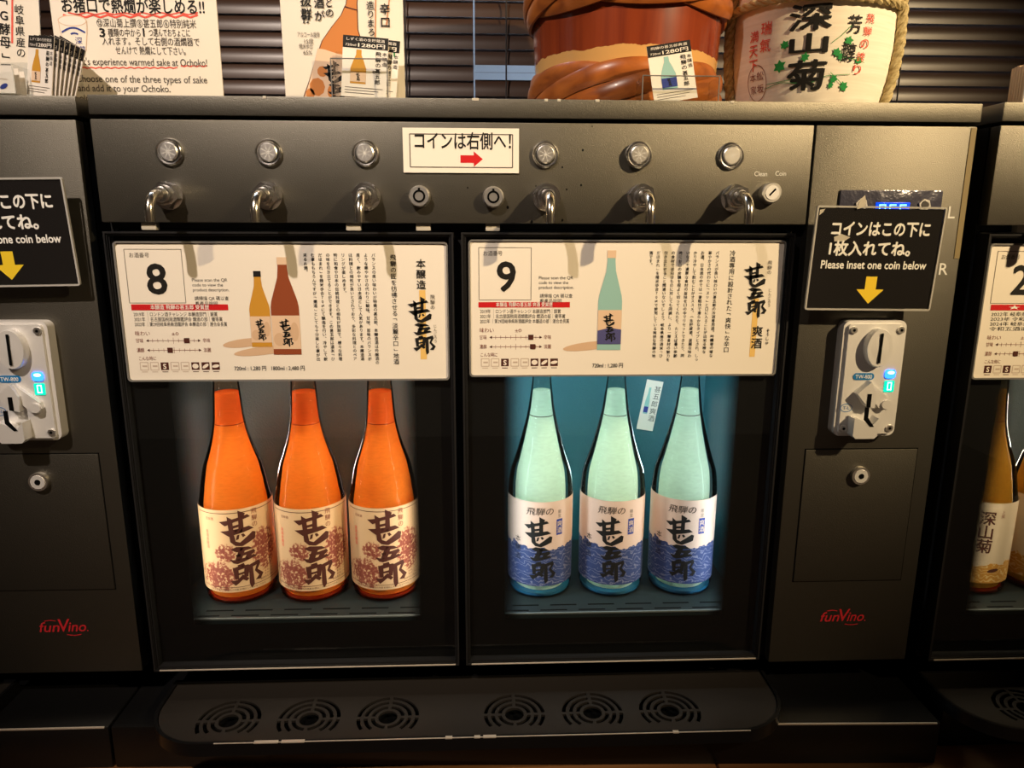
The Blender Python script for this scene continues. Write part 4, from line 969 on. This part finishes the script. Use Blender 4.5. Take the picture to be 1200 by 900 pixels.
S9 = dict(tl=(550.5, 282.5), br=(906.5, 438), box=((561, 290), (622.7, 351.5)), band=((560.7, 354), (667.7, 360.3)), mk=(0.80, 0.84), icons=(2, 5, 6, 7),
          bottles=((717, 294, 410, 29, 'a'),), price=(694, 430.5, 38, '720ml : 1,280 円'),
          para=(841, 8.65, 294, 4.8), title=(859, 293, 7.35, '冷酒専用に設計された「爽快」な辛口'), bar=((883, 350), (889.5, 418)), brush=(887.5, 307, 373),
          extra=(('爽酒', 888, 381, 15, 0.012), ('飛騨の', 902.5, 305, 5.8, 0), ('じんごろう', 902.5, 338, 4.6, 0), ('そうしゅ', 900, 385, 5, 0.006)))
card(None, '8', S8, label='white product card numbered 8 with brown bottles, on the door over amber bottles', band='本醸造 飛騨の甚五郎 受賞歴',
     lines=('2019年 │ロンドン酒チャレンジ 本醸造部門│銀賞', '2021年 │名古屋国税局酒類鑑評会 燗酒の部│優等賞', '2022年 │第29回岐阜県新酒鑑評会 本醸造の部│連合会長賞'), para=P8)
card(None, '9', S9, label='white product card numbered 9 with one aqua bottle, on the door over aqua bottles', band='本醸造 飛騨の甚五郎 爽酒 受賞歴',
     lines=('2019年 │ロンドン酒チャレンジ 本醸造部門│銀賞', '2021年 │名古屋国税局酒類鑑評会 燗酒の部│優等賞', '2022年 │第29回岐阜県新酒鑑評会 本醸造の部│連合会長賞'), para=P9)
S2 = dict(S8); S2['icons'] = (0, 2); S2['title'] = (460.5, 298, 7.35, '飛騨の地酒'); S2['extra'] = (('上撰', 493, 303, 12.2, 0.012),)
card(None, '2', S2, 0.8476, -0.0100, label='white product card numbered 2 cut off by the right edge', band='★ 受賞歴',
     lines=('2022年 岐阜県新酒鑑評会 受賞', '2023年 令和四酒造年度 受賞', '2024年 岐阜県新酒鑑評会 受賞', '　　　令和五酒造年度 受賞'), para=('飛騨の地酒',))

# ------------------------------------------------------------------ signs
ar = MB(); a, b = at(471.5, 149.5, -0.0015), at(608, 203, -0.0015)
ar.box(a.x, b.x, -0.0016, -0.0002, b.z, a.z, 'paper')
xa, xb, za, zb = a.x+0.0065, b.x-0.006, a.z-0.0055, b.z+0.005
ar.line([(xa, za), (xb, za), (xb, zb), (xa, zb), (xa, za)], 0.0009, -0.0018, 'ink_soft')
ar.text('コインは右側へ！', a.x+0.011, b.z+0.0225, 0.0165, -0.0018, 'ink', w=0.0900, bold=0.016)
cx, cz = a.x+0.0640, b.z+0.0125
ar.flat([(cx-0.0105, cz-0.0034), (cx+0.002, cz-0.0034), (cx+0.002, cz-0.0070), (cx+0.0105, cz), (cx+0.002, cz+0.0070), (cx+0.002, cz+0.0034), (cx-0.0105, cz+0.0034)], -0.0018, 'ink_red')
o = ar.build('arrow_sign', None, ((a.x+b.x)/2, 0, b.z)); tag(o, 'small white sign with a red arrow stuck between the taps of the middle dispenser', 'sign')

def coin_sign(dx, dy, dz, label, roll=0.0):
    mb = MB(); x0, x1, z0, z1 = 0.3128, 0.4382, 1.3225, 1.4215
    Y = 0.0; sx = (x0+x1)/2
    mb.prism(rrect(x0+0.0022, x1-0.0022, z0+0.0022, z1-0.0022, 0.001, 2), Y-0.0003, Y+0.0006, 'sign_black')
    y = Y-0.0005
    mb.text('コインはこの下に', sx+0.002, z1-0.0265, 0.0150, y, 'sign_white', w=0.0960, align='C', bold=0.032)
    mb.text('1枚入れてね。', sx-0.006, z1-0.0450, 0.0150, y, 'sign_white', w=0.080, align='C', bold=0.032)
    mb.text('Please inset one coin below', sx, z1-0.0585, 0.0108, y, 'sign_white', w=0.1040, align='C', bold=0.024)
    mb.flat([(sx-0.0055, z1-0.066), (sx+0.0055, z1-0.066), (sx+0.0055, z1-0.0785), (sx+0.0135, z1-0.0785), (sx, z1-0.0925), (sx-0.0135, z1-0.0785), (sx-0.0055, z1-0.0785)], y, 'yellow')
    mb.flat([(x0+0.003, z1-0.009), (x0+0.003, z1-0.004), (x0+0.008, z1-0.003), (x0+0.0065, z1-0.006)], y-0.0001, 'tape_pale')
    t = mb.build('coin_sign', None, (sx, 0, z0)); t.location = (sx+dx, dy, z0+dz)
    t.rotation_euler = (math.radians(3.0), math.radians(roll), 0)
    tag(t, label, 'sign', 'black coin signs on the dispensers')
    s = MB(); ring(s, rrect(x0, x1, z0, z1, 0.0025, 4), rrect(x0+0.0016, x1-0.0016, z0+0.0016, z1-0.0016, 0.001, 4), Y-0.0016, Y+0.001, 'sleeve_edge')
    s.flat(rrect(x0+0.0012, x1-0.0012, z0+0.0012, z1-0.0012, 0.0015, 4), Y-0.0012, 'sleeve')
    s.build('clear_sleeve', t, (sx, 0, z0))
    tp = MB(); tp.flat([(sx-0.025, z1-0.003), (sx-0.018, z1-0.001), (sx-0.017, z1+0.004), (sx-0.019, z1+0.010), (sx-0.023, z1+0.006)], Y-0.0020, 'tape_pale')
    tp.flat([(x0+0.020, z1-0.029), (x0+0.027, z1-0.026), (x0+0.036, z1-0.029), (x0+0.030, z1-0.033), (x0+0.021, z1-0.033)], Y-0.0004, 'tape_pale')
    tp.build('tape', t, (sx, 0, z0)); return t
coin_sign(0.0, -0.0180, 0.0, 'black coin sign with yellow arrow hung over the display of the middle dispenser', 0.6)
coin_sign(-0.820, -0.0060, 0.022, 'black coin sign with yellow arrow cut off by the left picture edge', -1.0)

# ------------------------------------------------------------------ posters on the lids
LZ = ZL+0.0005
YP = 0.050
def pmm(px, py, Y=YP): p = at(px, py, Y); return p.x, p.z
pw = MB(); px0, px1 = -0.409, -0.2535; pz1 = LZ+0.165
pw.box(px0, px1, YP, YP+0.0016, LZ, pz1, 'poster', 0.0004); yi = YP-0.0003
def ptext(mb, s, x0, y0, x1, size, mt, y=yi, bold=0.0, Y=YP, shear=0.0):
    (a, z), (b, _) = pmm(x0, y0, Y), pmm(x1, y0, Y); mb.text(s, a, z, size, y, mt, w=b-a, bold=bold, shear=shear)
ptext(pw, 'お猪口で熱燗が楽しめる!!', 73, 13, 240, 0.0145, 'ink', bold=0.018)
def zig(mb, x0, x1, y0, mt, amp=1.4, n=22, wd=0.0013, Y=YP, y=yi, dyr=0.0):
    pts = [pmm(x0+(x1-x0)*k/n, y0+dyr*k/n+(amp if k % 2 else -amp), Y) for k in range(n+1)]; mb.line(pts, wd, y, mt)
zig(pw, 74, 232, 19, 'ink_coral', 1.6, 18, 0.0018); zig(pw, 80, 232, 16, 'ink_coral', 1.2, 14, 0.0012)
ptext(pw, '⑫深山菊上撰⑧甚五郎⑥特別純米', 114, 31, 230, 0.0085, 'ink_soft', bold=0.004)
ptext(pw, '3', 117, 43, 124, 0.0105, 'ink', bold=0.03)
ptext(pw, '種類の中から', 127, 42, 165, 0.0078, 'ink_soft', bold=0.004); pw.text('1', pmm(168, 43)[0], pmm(168, 43)[1], 0.0105, yi, 'ink', bold=0.03)
ptext(pw, 'つ選んでおちょこに', 175, 42, 223, 0.0078, 'ink_soft', bold=0.004)
ptext(pw, '入れます。そして右側の酒燗器で', 120, 52, 234, 0.0082, 'ink_soft', bold=0.004)
ptext(pw, 'せんけで 熱燗にして下さい。', 136, 63, 218, 0.0082, 'ink_soft', bold=0.004)
ptext(pw, "Let's experience warmed sake at Ochoko!", 90, 76, 243, 0.0092, 'ink_soft', bold=0.004)
zig(pw, 89, 208, 79.5, 'ink_coral', 0.7, 26, 0.0011); zig(pw, 212, 242, 77.5, 'ink_coral', 0.7, 8, 0.0011)
ptext(pw, 'Choose one of the three types of sake', 90, 96, 243, 0.0092, 'ink_soft', bold=0.004)
ptext(pw, 'and add it to your Ochoko.', 92, 107, 200, 0.0092, 'ink_soft', bold=0.004)
ptext(pw, 'old sake warmer on the right', 94, 118.5, 205, 0.0088, 'ink_soft', bold=0.004)
# drawn cup
(cx, cz), (ex, _) = pmm(86, 33), pmm(103, 33); rw = ex-cx
cup = [(cx-rw, cz+0.0075), (cx-rw*0.93, cz-0.004), (cx-rw*0.62, cz-0.021), (cx-rw*0.35, cz-0.0245), (cx+rw*0.40, cz-0.0245), (cx+rw*0.75, cz-0.019), (cx+rw*0.98, cz), (cx+rw, cz+0.006)]
pw.flat(cup, yi, 'art_label'); pw.flat([(x*0.94+cx*0.06, z*0.94+(cz-0.008)*0.06) for x, z in cup], yi-0.0002, 'poster')
pw.ellipse(cx, cz+0.0065, rw, 0.0050, yi-0.0003, 'art_label'); pw.ellipse(cx, cz+0.0063, rw*0.93, 0.0042, yi-0.0004, 'paper')
pw.line([(cx-rw*0.80+rw*1.6*k/10, cz-0.004+0.0042*math.sin(PI*k/10)) for k in range(11)], 0.0016, yi-0.0005, 'ink_blue')
pw.line([(cx-rw*0.2+rw*0.5*k/6, cz-0.0055+0.001*math.sin(PI*k/6)) for k in range(7)], 0.0016, yi-0.0005, 'ink_blue')
pw.text('深', cx+rw*0.05, cz-0.0140, 0.0072, yi-0.0005, 'ink_blue').text('山菊', cx-rw*0.2, cz-0.0215, 0.0066, yi-0.0005, 'ink_blue')
o = pw.build('poster', None, ((px0+px1)/2, YP, LZ)); tag(o, 'big cream handwritten poster with a drawn cup and red wavy lines', 'poster', 'handwritten posters on the dispensers')

p2 = MB(); qx0, qx1 = -0.1935, -0.0765
p2.box(qx0, qx1, YP, YP+0.0016, LZ, LZ+0.185, 'poster', 0.0004)
bp = [(354, 118), (362, 95), (371, 65), (377, 48), (388, 32), (399, 18), (405, 5), (407, -12), (420, -12), (419, 5), (419.5, 18), (420, 35), (424, 48), (430, 62), (440, 118)]
p2.flat([pmm(*q) for q in bp], yi, 'ink_brown')
def inset(poly, e):
    cx = sum(p[0] for p in poly)/len(poly); cy = sum(p[1] for p in poly)/len(poly)
    return [(x+(e if x < 412 else -e), y) for x, y in poly]
p2.flat([pmm(*q) for q in inset(bp, 1.1)], yi-0.0002, 'art_orange')
p2.flat([pmm(*q) for q in [(372.5, 57), (380, 58), (395, 63), (412, 66), (430, 66), (439, 118), (356, 118), (364, 92)]], yi-0.0004, 'art_label')
for (x, y, a, b) in ((372, 102, 9, 10), (378, 84, 6, 6), (364, 110, 5, 6), (388, 108, 4, 7)): 
    (c, d) = pmm(x, y); p2.ellipse(c, d, a*0.00085, b*0.00085, yi-0.0005, 'art_orange', 9)
(c, d) = pmm(391, 71); brush(p2, c, d, 0.047, yi-0.0006, 'ink')
p2.line([pmm(404, 8), pmm(418, 12)], 0.0010, yi-0.0005, 'ink_brown')
def pv(mb, s, px, py, pitch, size, mt, bold=0.012): (a, b) = pmm(px, py); mb.vtext(s, a, b, pitch, size, yi-0.0007, mt, bold=bold)
pv(p2, '味酒が', 373, -19, 0.0112, 0.0102, 'ink'); pv(p2, '抜群', 358, -7, 0.0118, 0.0112, 'ink'); pv(p2, 'もとの', 385, -15, 0.0092, 0.0086, 'ink')
ptext(p2, '!!', 355, 27, 362, 0.0100, 'ink', y=yi-0.0006, bold=0.02, shear=0.3)
pv(p2, '造りまろやか、', 434, 1, 0.0080, 0.0078, 'ink'); pv(p2, '辛口', 451, 3, 0.0120, 0.0105, 'ink')
p2.line([pmm(440.5, -6), pmm(440, 46)], 0.0009, yi-0.0005, 'art_orange'); p2.line([pmm(457, -6), pmm(453, 30)], 0.0009, yi-0.0005, 'art_orange')
for s_, x, y, x1 in (('アルコール度数', 349, 43, 375), ('15度', 357, 51, 368), ('精米歩合', 351, 57, 367), ('65%', 356, 64, 366)):
    ptext(p2, s_, x, y, x1, 0.0052, 'ink_soft', y=yi-0.0006)
o = p2.build('poster', None, ((qx0+qx1)/2, YP, LZ)); tag(o, 'cream poster with a large drawn amber bottle behind the leaflets', 'poster', 'handwritten posters on the dispensers')

p3 = MB(); p3.box(-0.115, 0.0, 0, 0.0016, 0, 0.20, 'poster', 0.0004)
p3.vtext('岐阜県産の', -0.0185, 0.0900, 0.0098, 0.0092, -0.0003, 'ink', bold=0.006)
p3.vtext('「G酵母」で醸した', -0.0330, 0.0960, 0.0120, 0.0112, -0.0003, 'ink', bold=0.016)
p3.line([(-0.0245, 0.094), (-0.0265, 0.054)], 0.0017, -0.0003, 'ink_coral'); p3.line([(-0.0420, 0.083), (-0.0435, 0.048)], 0.0017, -0.0003, 'ink_coral')
o = p3.build('poster', None); o.location = (-0.4345, 0.062, LZ-0.0005); o.rotation_euler = (0, math.radians(5.5), 0)
tag(o, 'cream handwritten poster cut off by the left edge, one red line', 'poster', 'handwritten posters on the dispensers')

# ------------------------------------------------------------------ leaflet cards and clear stands
def leaflet_mesh(kind):
    mb = MB(); w_, h_ = 0.043, 0.068
    mb.box(-w_/2, w_/2, 0, 0.0007, 0, h_, 'paper')
    mb.flat([(-w_/2, h_-0.0135), (w_/2, h_-0.0135), (w_/2, h_), (-w_/2, h_)], -0.0002, 'ink')
    mb.text('しずく酒の生貯蔵酒' if kind == 'o' else '飛騨の甚五郎爽酒', 0, h_-0.0052, 0.0036, -0.0004, 'paper', w=0.036, align='C')
    mb.text('720ml', -0.019, h_-0.0115, 0.0036, -0.0004, 'paper', w=0.010); mb.text('1280円', -0.007, h_-0.0118, 0.0055, -0.0004, 'paper', w=0.0255, bold=0.014)
    c, xc = ('art_amber', -0.006) if kind == 'o' else ('art_aqua', -0.004)
    pr = [(0.0075, 0.015), (0.0075, 0.032), (0.0045, 0.042), (0.0026, 0.047), (0.0024, 0.053)]
    mb.flat([(xc-a, b) for a, b in pr]+[(xc+a, b) for a, b in pr[::-1]], -0.0002, c)
    mb.flat([(xc-0.0075, 0.017), (xc+0.0075, 0.017), (xc+0.0075, 0.028), (xc-0.0075, 0.028)], -0.0004, 'art_label' if kind == 'o' else 'ink_blue')
    brush(mb, xc, 0.0275, 0.010, -0.0005, 'ink')
    mb.vtext('飛騨の甚五郎', 0.0125, 0.0525, 0.0062, 0.0058, -0.0003, 'ink', bold=0.008); mb.vtext('本醸造', 0.0185, 0.0525, 0.0055, 0.0050, -0.0003, 'ink')
    for k in range(3): mb.line([(-0.018, 0.0105-0.003*k), (0.018-0.004*k, 0.0105-0.003*k)], 0.0006, -0.0003, 'ink_soft')
    mb.move(Matrix.Diagonal((0.98, 1, 0.80, 1)))
    return mb.mesh('leaflet')
LM = {k: leaflet_mesh(k) for k in 'oa'}
def leaflet(kind, loc, rx, ry, rz, label, group):
    o = bpy.data.objects.new('leaflet', LM[kind]); COL.objects.link(o); o.location = loc
    o.rotation_euler = (rx, ry, rz); return tag(o, label, 'leaflet', group)
def stand(x0, x1, y0, y1, h, label, name='leaflet_stand', hb=None):
    mb = MB(); t = 0.0018; hb = hb or h*1.35; z = LZ
    mb.box(x0, x1, y0, y0+t, z, z+h, 'acrylic').box(x0, x1, y1-t, y1, z, z+hb, 'acrylic')
    mb.box(x0, x0+t, y0+t, y1-t, z, z+h, 'acrylic').box(x1-t, x1, y0+t, y1-t, z, z+h, 'acrylic').box(x0+t, x1-t, y0+t, y1-t, z, z+t, 'acrylic')
    mb.box(x0, x1, y0-0.0001, y0+t, z+h, z+h+0.0007, 'acrylic_edge'); mb.box(x0-0.0003, x0+0.0006, y0-0.0003, y0+0.0006, z, z+h, 'acrylic_edge'); mb.box(x1-0.0006, x1+0.0003, y0-0.0003, y0+0.0006, z, z+h, 'acrylic_edge')  # opaque strips stand in for highlights along the acrylic rims
    o = mb.build(name, None, ((x0+x1)/2, (y0+y1)/2, z)); return tag(o, label, 'leaflet stand')
# bottle leaflets in front of the middle poster
stand(-0.1400, -0.0880, 0.008, 0.036, 0.034, 'clear stand holding amber bottle leaflets before the drawn bottle poster')
for k, (x, y, ry) in enumerate(((-0.1125, 0.018, 0.07), (-0.1040, 0.0245, 0.10))):
    leaflet('o', (x, y, LZ+0.0022), math.radians(-4), ry, 0.0, ('front amber bottle leaflet with black header before the drawn bottle poster', 'amber bottle leaflet half hidden behind another before the drawn bottle poster')[k], 'leaflets before the bottle poster')
pm = MB().box(-0.0022, 0.0022, -0.0022, 0.0022, 0, 0.036, 'acrylic'); pm.cyl((0, 0, 0.036), (0, 0, 0.045), 0.0030, 0.0026, 12, 'ink_green')
o = pm.build('marker_pen', None); o.location = (-0.0835, 0.030, LZ); tag(o, 'clear marker pen with a green cap standing right of the amber leaflets', 'pen')
# leaflet before the wooden cask
stand(0.1500, 0.2230, 0.006, 0.036, 0.022, 'clear acrylic stand with an aqua leaflet in front of the wooden cask', hb=0.022)
leaflet('a', (0.1860, 0.019, LZ+0.0022), math.radians(-8), -0.16, 0.0, 'aqua bottle leaflet priced 1280 yen in front of the wooden cask', 'leaflet before the cask')
# fanned stack at the left
LZ2 = LZ-0.0005
for k in range(7):
    leaflet('o', (-0.4130+0.0022*k, 0.020+0.0020*k, LZ2+0.0015), math.radians(-5), 0.16+0.045*k, -0.55,
            'front leaflet of the fanned bundle at the upper left' if k == 0 else 'leaflet in the fanned bundle at the upper left, %s' % ('second from the front', 'third from the front', 'in its middle', 'third from the back', 'second from the back', 'rearmost and leaning furthest right')[k-1], 'leaflets fanned at the upper left').scale = (0.96, 0.96, 0.96)
cs = MB()
cs.box(-0.487, -0.4240, 0.004, 0.0058, LZ2, LZ2+0.026, 'acrylic').box(-0.4258, -0.4240, 0.0058, 0.040, LZ2, LZ2+0.026, 'acrylic').box(-0.487, -0.4252, 0.0385, 0.040, LZ2, LZ2+0.034, 'acrylic').box(-0.487, -0.4258, 0.0058, 0.0385, LZ2, LZ2+0.002, 'acrylic')
o = cs.build('leaflet_stand', None, (-0.4555, 0.02, LZ2)); tag(o, 'clear leaflet stand at the far upper left corner holding white slips', 'leaflet stand')
for k in range(3):
    s_ = MB().box(-0.031, 0.026, 0, 0.0006, 0, 0.024-0.001*k, 'paper'); s_.line([(-0.02, 0.015), (0.02, 0.012)], 0.0006, -0.0003, 'ink_pale')
    s_.ellipse(0.016, 0.006, 0.004, 0.002, -0.0003, 'ink_blue', 12, rot=0.5) if k == 0 else None
    o = s_.build('paper_slip', None); o.location = (-0.4545, 0.012+0.008*k, LZ2+0.0022)
    tag(o, 'white paper slip in the far left clear stand, %s' % ('the front one', 'the middle one', 'the rear one')[k], 'slip', 'slips in the far left stand')
st = MB().box(-0.0055, 0.0055, 0, 0.0035, 0, 0.030, 'acrylic'); st.box(-0.0052, 0.0052, -0.0003, 0, 0.018, 0.0295, 'ink_pale')
o = st.build('plastic_clip', None); o.location = (-0.3835, 0.030, LZ2); tag(o, 'small clear plastic clip with grey top beside the big poster', 'clip')

# ------------------------------------------------------------------ wooden cask
CX, CY = 0.1620, 0.165
ck = thing('wooden_cask', 'red brown wooden cask bound with braided bamboo hoops', 'cask', (CX, CY, LZ))
body = MB(); pr = [(0.0, 0.0), (0.0995, 0.0), (0.1005, 0.03), (0.1035, 0.08), (0.1065, 0.13), (0.1085, 0.19), (0.110, 0.25), (0.104, 0.25), (0.102, 0.235), (0.0, 0.235)]
vs = MB().lathe(pr, (0, 0, 0), 96, 'cask'); vs.build('staves', ck)
def hoop(zc, R, H, n_str, turns, name):
    mb = MB()
    for s in range(n_str):
        ph = 2*PI*s/n_str; pts = []
        for k in range(160):
            a = 2*PI*k/160; q = turns*a+ph
            pts.append(((R+0.0038*math.cos(q))*math.cos(a), (R+0.0038*math.cos(q))*math.sin(a), zc+H*math.sin(q)))
        mb.tube(pts, (0.0042, 0.0105), 10, 'bamboo', True, flat=lambda p: Vector((p.x, p.y, 0)))
    mb.build(name, ck)
hoop(0.0262, 0.1030, 0.0150, 4, 2, 'bamboo_hoop'); hoop(0.124, 0.1085, 0.0160, 4, 2, 'bamboo_hoop'); hoop(0.212, 0.1100, 0.013, 3, 2, 'bamboo_hoop')

# ------------------------------------------------------------------ straw wrapped barrel
KX, KY = 0.3785, 0.173
kb = thing('straw_barrel', 'white straw wrapped sake barrel with black brush letters and rope', 'barrel', (KX, KY, LZ), -math.atan2(KX, KY+0.70))
KP = [(0.0, 0.001), (0.070, 0.001), (0.078, 0.008), (0.082, 0.022), (0.0865, 0.045), (0.0895, 0.075), (0.0895, 0.105), (0.087, 0.135), (0.081, 0.165), (0.074, 0.180), (0.0, 0.190)]
def krad(z):
    for (r0, z0), (r1, z1) in zip(KP[1:], KP[2:]):
        if z0 <= z <= z1: return r0+(r1-r0)*(z-z0)/(z1-z0)
    return 0.08
km = MB(); nk = 120; prof = [(0.0, 0.001)]+[(krad(0.001+0.179*k/40), 0.001+0.179*k/40) for k in range(41)]+[(0.0, 0.188)]
km.lathe(prof, (0, 0, 0), nk, 'straw')
for i, v in enumerate(km.v):
    r = math.hypot(v.x, v.y)
    if r > 0.02:
        a = math.atan2(v.y, v.x); d = 0.0005*math.sin(a*60)
        if v.z < 0.020: d += 0.0022*math.sin(a*17)*(1-v.z/0.020)      # gathers at the foot
        v.x += d*math.cos(a); v.y += d*math.sin(a)
km.build('straw_mat', kb)
def KT(p): a = p.x/0.088; r = krad(p.z)+0.0012-p.y; return Vector((r*math.sin(a), -r*math.cos(a), p.z))
kt = MB(); kc = 0.005
def kz(py): return at(945, py, 0.085).z-LZ
def kchar(ch, x, y0, y1, mt, wd=None, bold=0.03):
    vs, fs = glyphs(ch, bold); za, zb = kz(y0), kz(y1)
    bx = [min(p[0] for p in vs), max(p[0] for p in vs), min(p[1] for p in vs), max(p[1] for p in vs)]
    h = za-zb; wd = wd or h; bm = bmesh.new()
    bv = [bm.verts.new((x+((a-bx[0])/(bx[1]-bx[0])-0.5)*wd, -dd, zb+(b-bx[2])/(bx[3]-bx[2])*h)) for a, b, dd in vs]
    for f in fs:
        try: bm.faces.new([bv[i] for i in f])
        except ValueError: pass
    kt._put(bm, mt, KT, kc)
for ch, y0, y1, wd in (('深', 1, 34, 0.042), ('山', 37, 61, 0.038), ('菊', 68, 104, 0.040)): kchar(ch, -0.001, y0, y1, 'ink', wd, 0.024)
def kcol(chars, x, y0, pitch, h, mt, wd, bold, dxp=0.0):
    for k, ch in enumerate(chars): kchar(ch, x+dxp*k, y0+pitch*k, y0+pitch*k+h, mt, wd, bold)
kcol('瑞氣', -0.0455, 15, 21, 16, 'ink_coral', 0.0125, 0.006, -0.0003); kcol('満天下', -0.0600, 23, 18, 14, 'ink_coral', 0.0115, 0.006, -0.0002)
kcol('芳醇', 0.0430, 17, 33, 22, 'ink', 0.0145, 0.010, -0.003); kcol('飛騨の誇り', 0.0600, 15, 15, 11, 'ink_coral', 0.0095, 0.004, -0.0020)
ec, ez = -0.0560, kz(88.5)
kt.line([(ec+0.0125*math.cos(2*PI*k/28), ez+0.0185*math.sin(2*PI*k/28)) for k in range(29)], 0.0007, 0, 'ink_redbrown', KT, kc)
kt.vtext('舩坂', ec+0.0048, ez+0.0135, 0.0130, 0.0095, 0, 'ink_redbrown', T=KT, cut=kc); kt.vtext('本家', ec-0.0048, ez+0.0125, 0.0125, 0.0090, 0, 'ink_redbrown', T=KT, cut=kc)
def leaf(x, z, s, rot):
    shape = [(0, 1.0), (0.35, 0.55), (0.95, 0.5), (0.6, 0.05), (0.75, -0.55), (0.15, -0.5), (-0.1, -0.9), (-0.35, -0.45), (-0.95, -0.4), (-0.65, 0.1), (-0.8, 0.6), (-0.3, 0.5)]
    c, sn = math.cos(rot), math.sin(rot)
    kt.flat([(x+s*(a*c-b*sn), z+s*(a*sn+b*c)) for a, b in shape], 0, 'ink_green', KT, kc)
for px, py, sz, ro in ((923, 48, 0.0050, 0.3), (919, 73, 0.0070, 0.1), (943, 65, 0.0050, 1.0), (982, 48, 0.0052, 0.8), (972, 61, 0.0050, 2.0), (995, 70, 0.0045, 0.2), (976, 66, 0.0040, 1.2), (972, 92, 0.0045, 0.5), (984, 100, 0.0055, 1.6), (970, 99, 0.0035, 0.9)):
    leaf((px-946)*0.00106, kz(py), sz, ro)
def kp(*pts): return [((x-946)*0.00106, kz(y)) for x, y in pts]
for pts in (kp((903, 97), (920, 92), (948, 96), (964, 88), (988, 86)), kp((966, 50), (974, 42), (983, 30)), kp((968, 84), (974, 90), (982, 98)), kp((978, 66), (1002, 72)), kp((905, 92), (930, 90))):
    kt.line(pts, 0.0006, 0, 'ink_green', KT, kc)
kt.build('painted_lettering', kb)
def rope(path, r=0.0052, name='rope'):
    mb = MB(); P_ = [Vector(p) for p in path]
    for s in range(3):
        pts = []
        for i, p in enumerate(P_):
            t = (P_[min(i+1, len(P_)-1)]-P_[max(i-1, 0)]).normalized(); a = Vector((p.x, p.y, 0)).normalized(); b = t.cross(a)
            q = 2*PI*s/3+i*0.55; pts.append(p+0.55*r*(math.cos(q)*a+math.sin(q)*b))
        mb.tube(pts, r*0.62, 8, 'rope')
    mb.build(name, kb)
for an in (-68, 72, 180):
    path = []
    for k in range(61):
        z = 0.002+0.172*k/60; a = math.radians(an-90+2*math.sin(k/60*PI)); r = krad(max(z, 0.004))+0.0050
        path.append((r*math.cos(a), r*math.sin(a), z))
    rope(path)
path = []
for k in range(201):
    a = 2*PI*k/200; r = krad(0.120)+0.0055; path.append((r*math.cos(a), r*math.sin(a), 0.1170+0.003*math.sin(2*a)))
rope(path, 0.0042)

# ------------------------------------------------------------------ booklet at the right edge
bx = thing('booklet', 'thick upright booklet with striped page edges at the upper right picture edge', 'booklet', (0.585, 0.03, LZ))
q = MB()
for k in range(6): q.box(0.5290, 0.6400, 0.0200+0.0036*k, 0.0200+0.0036*k+0.0031, LZ, LZ+0.0405-0.0006*(k % 3), 'box_wood', 0.0003)
q.build('page_block', bx, (0.585, 0.03, LZ))
MB().box(0.5285, 0.6405, 0.0182, 0.0196, LZ, LZ+0.0412, 'poster', 0.0003).build('cover', bx, (0.585, 0.03, LZ))

# ------------------------------------------------------------------ venetian blinds
YV = 0.455; PITCH_V = 0.0222
def blind(x0, x1, label, gap=None):
    t = thing('venetian_blind', label, 'blind', ((x0+x1)/2, YV, 1.30), 0, 'dark blinds over the window')
    sl = MB(); O = ((x0+x1)/2, YV, 1.30)
    for k in range(42):
        zc = 1.320+k*PITCH_V
        row = gap and abs(zc-gap[2]) < PITCH_V*0.5
        rng = [(x0, gap[1], True), (gap[1]+0.001, x1, False)] if row else [(x0, x1, False)]
        tilt = math.radians(74)
        for a, b, opened in rng:
            pts = []
            for j in range(5):
                u = (j-2)/2*0.0128; cv = (0.0003 if opened else 0.0022)*(1-((j-2)/2)**2)
                tl = math.radians(11) if opened else tilt
                pts.append((math.cos(tl)*u-math.sin(tl)*cv, math.sin(tl)*u+math.cos(tl)*cv))
            vs = []
            for e in (0, 0.0004):
                for X_ in (a, b): vs += [(X_, YV+p[0]+e, zc+p[1]+e) for p in pts]
            fs = []
            for j in range(4):
                fs += [[j, j+1, 6+j, 5+j], [10+j, 15+j, 16+j, 11+j]]
            fs += [[0, 5, 15, 10], [4, 14, 19, 9], [0, 10, 11, 1], [1, 11, 12, 2], [2, 12, 13, 3], [3, 13, 14, 4], [5, 6, 16, 15], [6, 7, 17, 16], [7, 8, 18, 17], [8, 9, 19, 18]]
            sl.add(vs, fs, 'slat')
    sl.build('slats', t, O)
    xs = [x0+0.10, x1-0.10] if not gap else [gap[3], 0.640, x1-0.1]
    for x in xs:
        for dxx in (0,):
            MB().cyl((x, YV-0.0125, 1.31), (x, YV-0.0125, 2.24), 0.0012, 0.0012, 8, 'cord').build('ladder_cord', t, O)
    MB().box(x0, x1, YV-0.012, YV+0.02, 2.245, 2.275, 'black', 0.001).build('head_rail', t, O)
    MB().box(x0, x1, YV-0.010, YV+0.010, 1.292, 1.305, 'slat', 0.002).build('bottom_rail', t, O)
blind(-1.55, -0.0138, 'dark brown blind behind the posters on the left half of the window')
blind(-0.0114, 1.65, 'dark brown blind behind the cask and barrel with one open slat', (0, 0.083, 1.6290, 0.0355))
